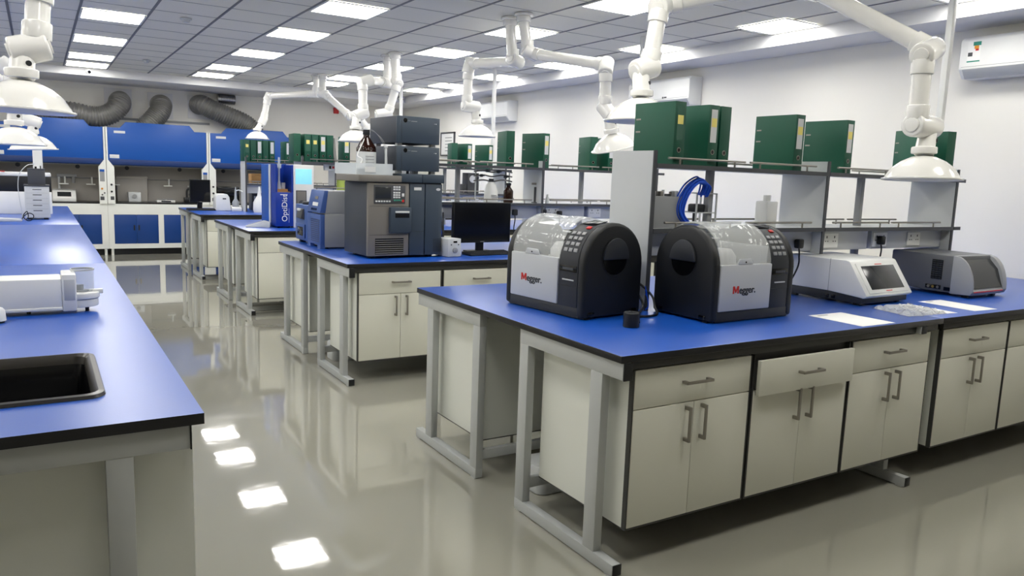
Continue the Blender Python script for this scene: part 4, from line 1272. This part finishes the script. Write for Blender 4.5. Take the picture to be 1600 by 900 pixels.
bottle('reagent_bottle', 'small amber reagent bottle on the low shelf right of the white bottle', (3.685, Y2C - .06, RZ_LOW), .045, .18, 'amber', 'black', None, .45)
t = thing('clamp_stand', 'grey clamp stand on the low shelf right of the panel of the second rack', 'stand', (3.99, Y2C - .06, RZ_LOW))
MB().box(-.03, .03, -.03, .03, 0, .01, .002).build('base', 'dgrey', t)
MB().cyl((-.01, 0, .009), (-.01, 0, .15), .012, seg=14).cyl((.035, 0, .0), (.035, 0, .22), .005, seg=10).build('rod', 'dgrey', t)
MB().box(-.05, .06, -.008, .008, .17, .19, .003).build('clamp', 'nickel', t)
t = thing('vial', 'small grey vial on the low shelf right of the clamp stand', 'vial', (4.12, Y2C - .06, RZ_LOW))
MB().lathe([(0, 0), (.018, 0), (.018, .05), (.01, .065), (.01, .085), (0, .085)], seg=18).build('body', 'lgrey', t)
t = thing('pipe_manifold', 'small metal pipe manifold with dark valves on the low shelf behind the white bottle', 'manifold', (3.40, Y2C + .09, RZ_LOW))
MB().cyl((.02, 0, 0), (.02, 0, .29), .007, seg=10).cyl((.38, 0, 0), (.38, 0, .29), .007, seg=10).box(0, .04, -.02, .02, 0, .006).box(.36, .40, -.02, .02, 0, .006).build('upright', 'lgrey', t)
for z in (.20, .245, .285):
    b = MB().tube(catmull([(.0, 0, z - .01), (.10, -.01, z), (.20, .01, z - .012), (.30, -.01, z + .004), (.41, 0, z - .008)], 6), .007)
    b.build('pipe', 'nickel', t)
for k, (x, z) in enumerate(((.07, .24), (.17, .19), (.25, .28), (.33, .235), (.13, .285))):
    MB().cyl((x, -.03, z), (x, .0, z), .014, seg=14).box(x - .025, x + .025, -.036, -.028, z - .006, z + .006, .002).build('valve', 'dgrey', t)
y2t = Y2C - .1105
plug(3.72, y2t, 1.235, 'black mains plug just right of the monitor on the second rack', 'plugs on the second rack', ((.0, -.01, -.17), (.02, -.02, -.322)))
plug(4.04, y2t, 1.235, 'black mains plug above the clear cover of the left oil tester', 'plugs on the second rack', ((.01, -.01, -.17), (.03, -.02, -.322)))
plug(4.22, y2t, 1.225, 'second black mains plug above the left oil tester, farther right', 'plugs on the second rack', ((.0, -.02, -.15), (-.03, -.03, -.312)))

# ------------------------------------------------------------------ third bench
t = thing('distillation_analyser', 'tall blue analyser with vertical lettering and a white screen column, on the third bench', 'analyser', (2.23, 8.62, T))
MB().box(.0, .195, .0, .6, .015, .395, .006).box(.0, .195, .30, .6, .395, .70, .004).box(.0, .02, .0, .30, .395, .70).box(.175, .195, .0, .30, .395, .70).build('tower', 'instblue2', t)
MB().box(-.012, -.0005, .20, .26, .0, .70, .003).build('edge_strip', 'lgrey', t)
MB().box(-.010, -.0005, .27, .60, .015, .70, .003).build('side_panel', 'hoodblue', t)
MB().box(.02, .175, .05, .30, .395, .405).box(.03, .16, .10, .29, .405, .43).build('shelf', 'card', t)
MB().cyl((.07, .12, .43), (.07, .12, .52), .03, .012, seg=18).cyl((.07, .12, .52), (.07, .12, .78), .011, seg=14).cyl((.125, .15, .43), (.125, .15, .50), .022, seg=18).cyl((.07, .12, .66), (.07, .12, .71), .025, seg=14).build('glassware', 'cleart', t)
text('logo', 'OptiDist', .085, 'white', t, (.125, -.001, .07), (PI / 2, -PI / 2, 0), .0008)
MB().box(.145, .147, -.0012, .0, .06, .22).build('rule', 'white', t)
MB().box(.05, .13, -.0012, .0, .365, .375).build('name_strip', 'label', t)
MB().box(.2, .435, .02, .325, .0, .705, .008).build('console', 'white', t)
MB().box(.225, .41, .0165, .0205, .49, .66, .002).build('touch_screen', 'screen', t)
MB().box(.23, .35, .016, .0205, .20, .42, .003, mi=0).box(.24, .34, .014, .0165, .24, .41, .002, mi=1).cyl((.29, .010, .28), (.29, .016, .28), .03, mi=0).build('sample_bay', ['dgrey', 'taupe'], t)
for (x, y) in ((.03, .04), (.15, .04), (.03, .54), (.15, .54)):
    MB().box(x, x + .02, y, y + .02, 0, .016).build('foot', 'black', t)
t = thing('card_reader', 'low white wedge shaped device beside the blue tower on the third bench', 'device', (1.93, 8.75, T), R(-20))
MB().prism([(0, 0), (.26, 0), (.26, .055), (.19, .075), (0, .015)], 0, .14, 'y', bev=.005).build('body', 'lgrey', t)
MB().prism([(.01, .0165), (.18, .0725), (.18, .0755), (.01, .0195)], .02, .12, 'y').build('pad', 'mgrey', t)
Y3C = BY[2] + .92
bottle('reagent_bottle', 'clear bottle of yellow green liquid on the low shelf of the third rack', (3.14, Y3C - .05, RZ_LOW), .06, .21, 'lime', 'white', None, .4)
t = thing('junction_box', 'white connector box fixed under the top shelf of the third rack', 'box', (2.92, Y3C - .09, RZ_TOP - .018))
MB().box(0, .16, 0, .06, -.075, -.0005, .004).build('body', 'lgrey', t)
MB().box(.05, .075, -.004, .001, -.055, -.02).build('port', 'blackg', t)
MB().box(.09, .115, -.004, .001, -.05, -.025).build('port', 'red', t)
t = thing('grey_instrument', 'grey instrument panel standing on the low shelf of the third rack behind the monitor', 'instrument', (4.94, Y3C - .08, RZ_LOW))
MB().box(-.08, .09, 0, .16, 0, .27, .006).box(-.12, .06, .03, .15, .0, .12, .006).build('body', 'dgrey', t)
MB().lathe([(0, 0), (.045, 0), (.05, .012), (.03, .022), (0, .024)], Mx=Matrix.Translation((-.01, 0, .19)) @ Matrix.Rotation(PI / 2, 4, 'X'), seg=24).build('gauge', 'white', t)
MB().tube(catmull([(.10, -.02, .24), (.075, -.04, .20), (.07, -.05, .10), (.07, -.05, .0055)], 8), .01).build('hose', 'white', t)

# ------------------------------------------------------------------ farthest bench
monitor('black monitor seen edge lit at the end of the farthest bench', (2.07, 12.35, T), R(6), .30, .34, .11)
keyboard('black keyboard before the monitor on the farthest bench', (2.06, 12.05, T), R(4), .42)
t = thing('titrator', 'white rounded benchtop unit on the farthest bench end', 'bench unit', (2.235, 12.05, T))
MB().prism([(0, 0), (.22, 0), (.20, .20), (.17, .25), (.04, .25), (.01, .21)], 0, .24, 'y', bev=.015).build('body', 'white', t)
MB().box(.10, .15, -.003, .001, .17, .19, .003).build('badge', 'dgrey', t)
t = thing('stirrer', 'small white stirrer holding a wash bottle of brown liquid on the farthest bench', 'stirrer', (2.53, 12.0, T))
MB().prism([(0, 0), (.0, .045), (.04, .06), (.15, .06), (.15, 0)], -.07, .07, 'x', bev=.005).build('base', 'white', t)
MB().lathe([(0, .061), (.045, .061), (.05, .07), (.05, .11), (0, .11)], Mx=Matrix.Translation((0, .09, 0)), seg=22).build('liquid', 'amber', t)
MB().lathe([(.051, .061), (.051, .13), (.02, .18), (.014, .30), (.006, .36), (0, .36)], Mx=Matrix.Translation((0, .09, 0)), seg=22).build('flask', 'cleart', t)
MB().tube(catmull([(0, .09, .30), (.05, .06, .31), (.11, .03, .27), (.14, .03, .20)], 8), .008).build('spout', 'white', t)
t = thing('flask', 'white round flask with a long neck on the farthest bench beside the steel post', 'flask', (2.79, 11.72, T))
MB().lathe([(0, 0), (.08, 0), (.09, .03), (.085, .15), (.05, .21), (.03, .24), (.022, .30), (.012, .38), (0, .38)], seg=26).build('body', 'white', t)
t = thing('power_unit', 'dark instrument with two round knobs under a cardboard box on the farthest bench', 'instrument', (2.80, 12.22, T))
MB().box(0, .26, 0, .22, .004, .40, .006).box(.01, .04, .02, .05, 0, .005).box(.22, .25, .02, .05, 0, .005).box(.01, .04, .17, .2, 0, .005).box(.22, .25, .17, .2, 0, .005).build('body', 'dgrey', t)
MB().cyl((.08, -.02, .30), (.08, .001, .30), .035, seg=20).build('knob', 'blackg', t)
MB().cyl((.18, -.02, .30), (.18, .001, .30), .035, seg=20).build('knob', 'blackg', t)
MB().box(.03, .23, -.004, .001, .05, .22, .002).build('panel', 'lgrey', t)
t = thing('cardboard_box', 'open brown cardboard box on top of the dark knobbed instrument', 'box', (2.80, 12.22, T + .4005))
MB().box(0, .27, 0, .21, 0, .16, .003).box(0, .27, -.004, .0, .13, .165, .001).build('body', 'card', t)

# ------------------------------------------------------------------ long left bench
t = thing('sink', 'black sink basin with a rounded rim set in the left blue worktop', 'sink', (0, 0, 0))
def rrect(x0, x1, y0, y1, r, n=6):
    out = []
    for cx, cy, a0 in ((x1 - r, y1 - r, 0), (x0 + r, y1 - r, 90), (x0 + r, y0 + r, 180), (x1 - r, y0 + r, 270)):
        for k in range(n + 1):
            a = R(a0 + 90 * k / n)
            out.append((cx + r * math.cos(a), cy + r * math.sin(a)))
    return out
tb = bmesh.new()
loops = []
sx0, sx1, sy0, sy1 = -.62, .138, 2.362, 2.932
for off, z in ((-.0, T + .0006), (.004, T + .010), (.018, T + .012), (.028, T + .004), (.034, T - .02), (.055, T - .24), (.10, T - .25)):
    loops.append([tb.verts.new((x, y, z)) for x, y in rrect(sx0 + off, sx1 - off, sy0 + off, sy1 - off, max(.02, .05 - off * .5))])
for a, b in zip(loops, loops[1:]):
    for k in range(len(a)):
        k2 = (k + 1) % len(a)
        tb.faces.new((a[k], a[k2], b[k2], b[k]))
tb.faces.new(loops[-1])
sk = MB().add(tb)
for f in sk.bm.faces:
    f.material_index = 1 if f.calc_center_median().z > T - .01 else 0
sk.build('basin', ['blackg', 'rim'], t)
MB().cyl((-.25, 2.65, T - .249), (-.25, 2.65, T - .243), .04, seg=20).build('drain', 'nickel', t)

t = thing('sample_changer', 'white horizontal instrument with a clear cylinder at its end, on the left worktop', 'instrument', (-.16, 3.77, T))
MB().box(-.42, .225, 0, .17, .018, .155, .006).box(-.42, .225, -.003, .17, .018, .032, .003).build('body', 'white', t)
MB().box(.225, .280, -.002, .172, .012, .172, .006).box(.233, .274, -.004, 0, .06, .15, .002, mi=1).build('head', ['white', 'panelg'], t)
MB().cyl((.295, .085, .022), (.295, .085, .055), .072, seg=40, bev=.004).cyl((.295, .085, .055), (.295, .085, .058), .06, seg=40, mi=1).cyl((.295, .085, .058), (.295, .085, .085), .078, seg=40, bev=.004).box(.33, .385, .06, .085, .075, .095, .003).build('turntable', ['white', 'dgrey'], t)
b = MB().lathe([(.046, .086), (.046, .185), (.0435, .185), (.0435, .086), (.046, .086)], Mx=Matrix.Translation((.307, .085, 0)), seg=36)
b.lathe([(.0475, .180), (.0475, .187), (.0435, .187), (.0435, .180), (.0475, .180)], Mx=Matrix.Translation((.307, .085, 0)), seg=36, mi=1).build('clear_cylinder', ['clear2', 'lgrey'], t)
MB().cyl((.297, .085, .086), (.297, .085, .115), .014, seg=16).cyl((.297, .085, .086), (.297, .085, .092), .034, seg=24).build('spindle', 'mgrey', t)
for x in (-.30, .10, .32):
    MB().cyl((x, .06, 0), (x, .06, .02), .008, seg=12).build('foot', 'black', t)
t = thing('knob', 'white rounded cap on a dark base before the horizontal white instrument, left edge', 'cap', (-.168, 3.66, T))
MB().lathe([(0, .062), (.022, .06), (.030, .05), (.033, .012), (.033, .008), (0, .008)], seg=26).build('cap', 'white', t)
MB().cyl((0, 0, 0), (0, 0, .009), .027, seg=24).build('base', 'black', t)
tag(MB().box(-.62, -.272, 5.72, 6.05, T, T + .20, .006).build('black_case', 'black'), 'black box on the left worktop, cut by the left edge of the photo', 'case')

t = thing('drawer_unit', 'small grey tower with five slot handles on the left worktop, dark box on top', 'drawer unit', (-.135, 10.0, T))
MB().box(0, .235, 0, .30, .02, .365, .006).build('body', 'lgrey', t)
b = MB()
for i in range(5):
    z = .075 + i * .058
    b.box(.075, .16, -.002, .003, z + .02, z + .028, .001)
b.build('slot_handle', 'dgrey', t)
b = MB()
for i in range(6):
    b.box(.012, .223, -.001, .002, .06 + i * .058, .0615 + i * .058)
b.build('drawer_seam', 'mgrey', t)
MB().box(-.006, .241, -.006, .305, .365, .382, .003).build('top_plate', 'dgrey', t)
for x in (.02, .17):
    MB().box(x, x + .045, .01, .05, 0, .021).box(x, x + .045, .24, .28, 0, .021).build('foot', 'black', t)
t = thing('control_box', 'dark grey box standing on the small grey tower', 'box', (-.098, 10.02, T + .3825))
MB().box(0, .165, 0, .22, 0, .165, .004).box(-.004, .169, -.004, .224, .165, .178, .002).build('body', 'dgrey', t)
MB().box(.07, .09, .05, .07, .177, .20).box(.12, .13, .03, .04, .177, .21).build('connector', 'blackg', t)
t = thing('white_post', 'white upright post behind the small grey tower on the left worktop', 'post', (0.005, 10.55, T))
MB().box(-.048, .048, -.03, .03, .012, .88, .006).build('column', 'white', t)
MB().box(-.08, .08, -.08, .08, 0, .0125, .003).build('base', 'white', t)
t = thing('chiller', 'white cabinet with a black band at the far end of the left worktop', 'cabinet', (-.75, 11.0, T))
MB().box(0, .885, 0, .5, 0, .27, .01).build('lower_body', 'white', t)
MB().box(0, .885, .01, .5, .27, .455, .01).build('band', 'black', t)
MB().box(0, .885, .01, .5, .455, .50, .01).build('lid', 'white', t)
t = thing('scanner', 'flat white handheld device with a black cable on the left worktop before the grey tower', 'device', (-.26, 9.72, T), R(8))
MB().prism([(-.16, 0), (.09, 0), (.095, .015), (.08, .03), (-.16, .042)], -.05, .05, 'y', bev=.008).build('body', 'lgrey', t)
t = thing('coiled_cable', 'black looped cable beside the flat white device on the left worktop', 'cable', (0, 0, 0))
b = MB()
b.tube(catmull([(-.168, 9.74, T + .018), (-.15, 9.76, T + .05), (-.10, 9.76, T + .085), (-.06, 9.77, T + .06), (-.075, 9.78, T + .015), (-.12, 9.77, T + .006), (-.155, 9.79, T + .05), (-.12, 9.82, T + .10), (-.11, 9.9, T + .04), (-.13, 9.93, T + .006)], 8), .005)
b.build('flex', 'black', t)
tag(MB().tube(catmull([(-.03, 10.1, T + .61), (-.10, 9.97, T + .59), (-.17, 9.95, T + .50), (-.19, 9.95, T + .38), (-.185, 9.95, T + .25), (-.17, 9.95, T + .12), (-.16, 9.95, T + .005)], 8), .004).build('thin_cable', 'lgrey'), 'thin pale cable hanging beside the small grey tower', 'cable')
tag(MB().tube(catmull([(-.50, 11.005, T + .506), (-.42, 10.99, T + .512), (-.37, 10.99, T + .508), (-.34, 11.02, T + .506)], 6), .006).build('red_hose', 'red'), 'short red hose on the white cabinet at the left edge', 'hose')

# ------------------------------------------------------------------ containers under the benches
for (x, y, l) in ((2.18, 3.05, 'nearest'), (2.15, 6.07, 'second')):
    t = thing('plastic_container', f'white plastic container on the floor under the end of the {l} bench', 'container', (x, y, 0), 0, 'containers under the benches')
    MB().prism(rrect(-.15, .15, -.10, .10, .05), 0, .145, 'z', bev=.008).build('body', 'lgrey', t)
    MB().cyl((.06, 0, .144), (.06, 0, .165), .03, seg=18).build('cap', 'white', t)
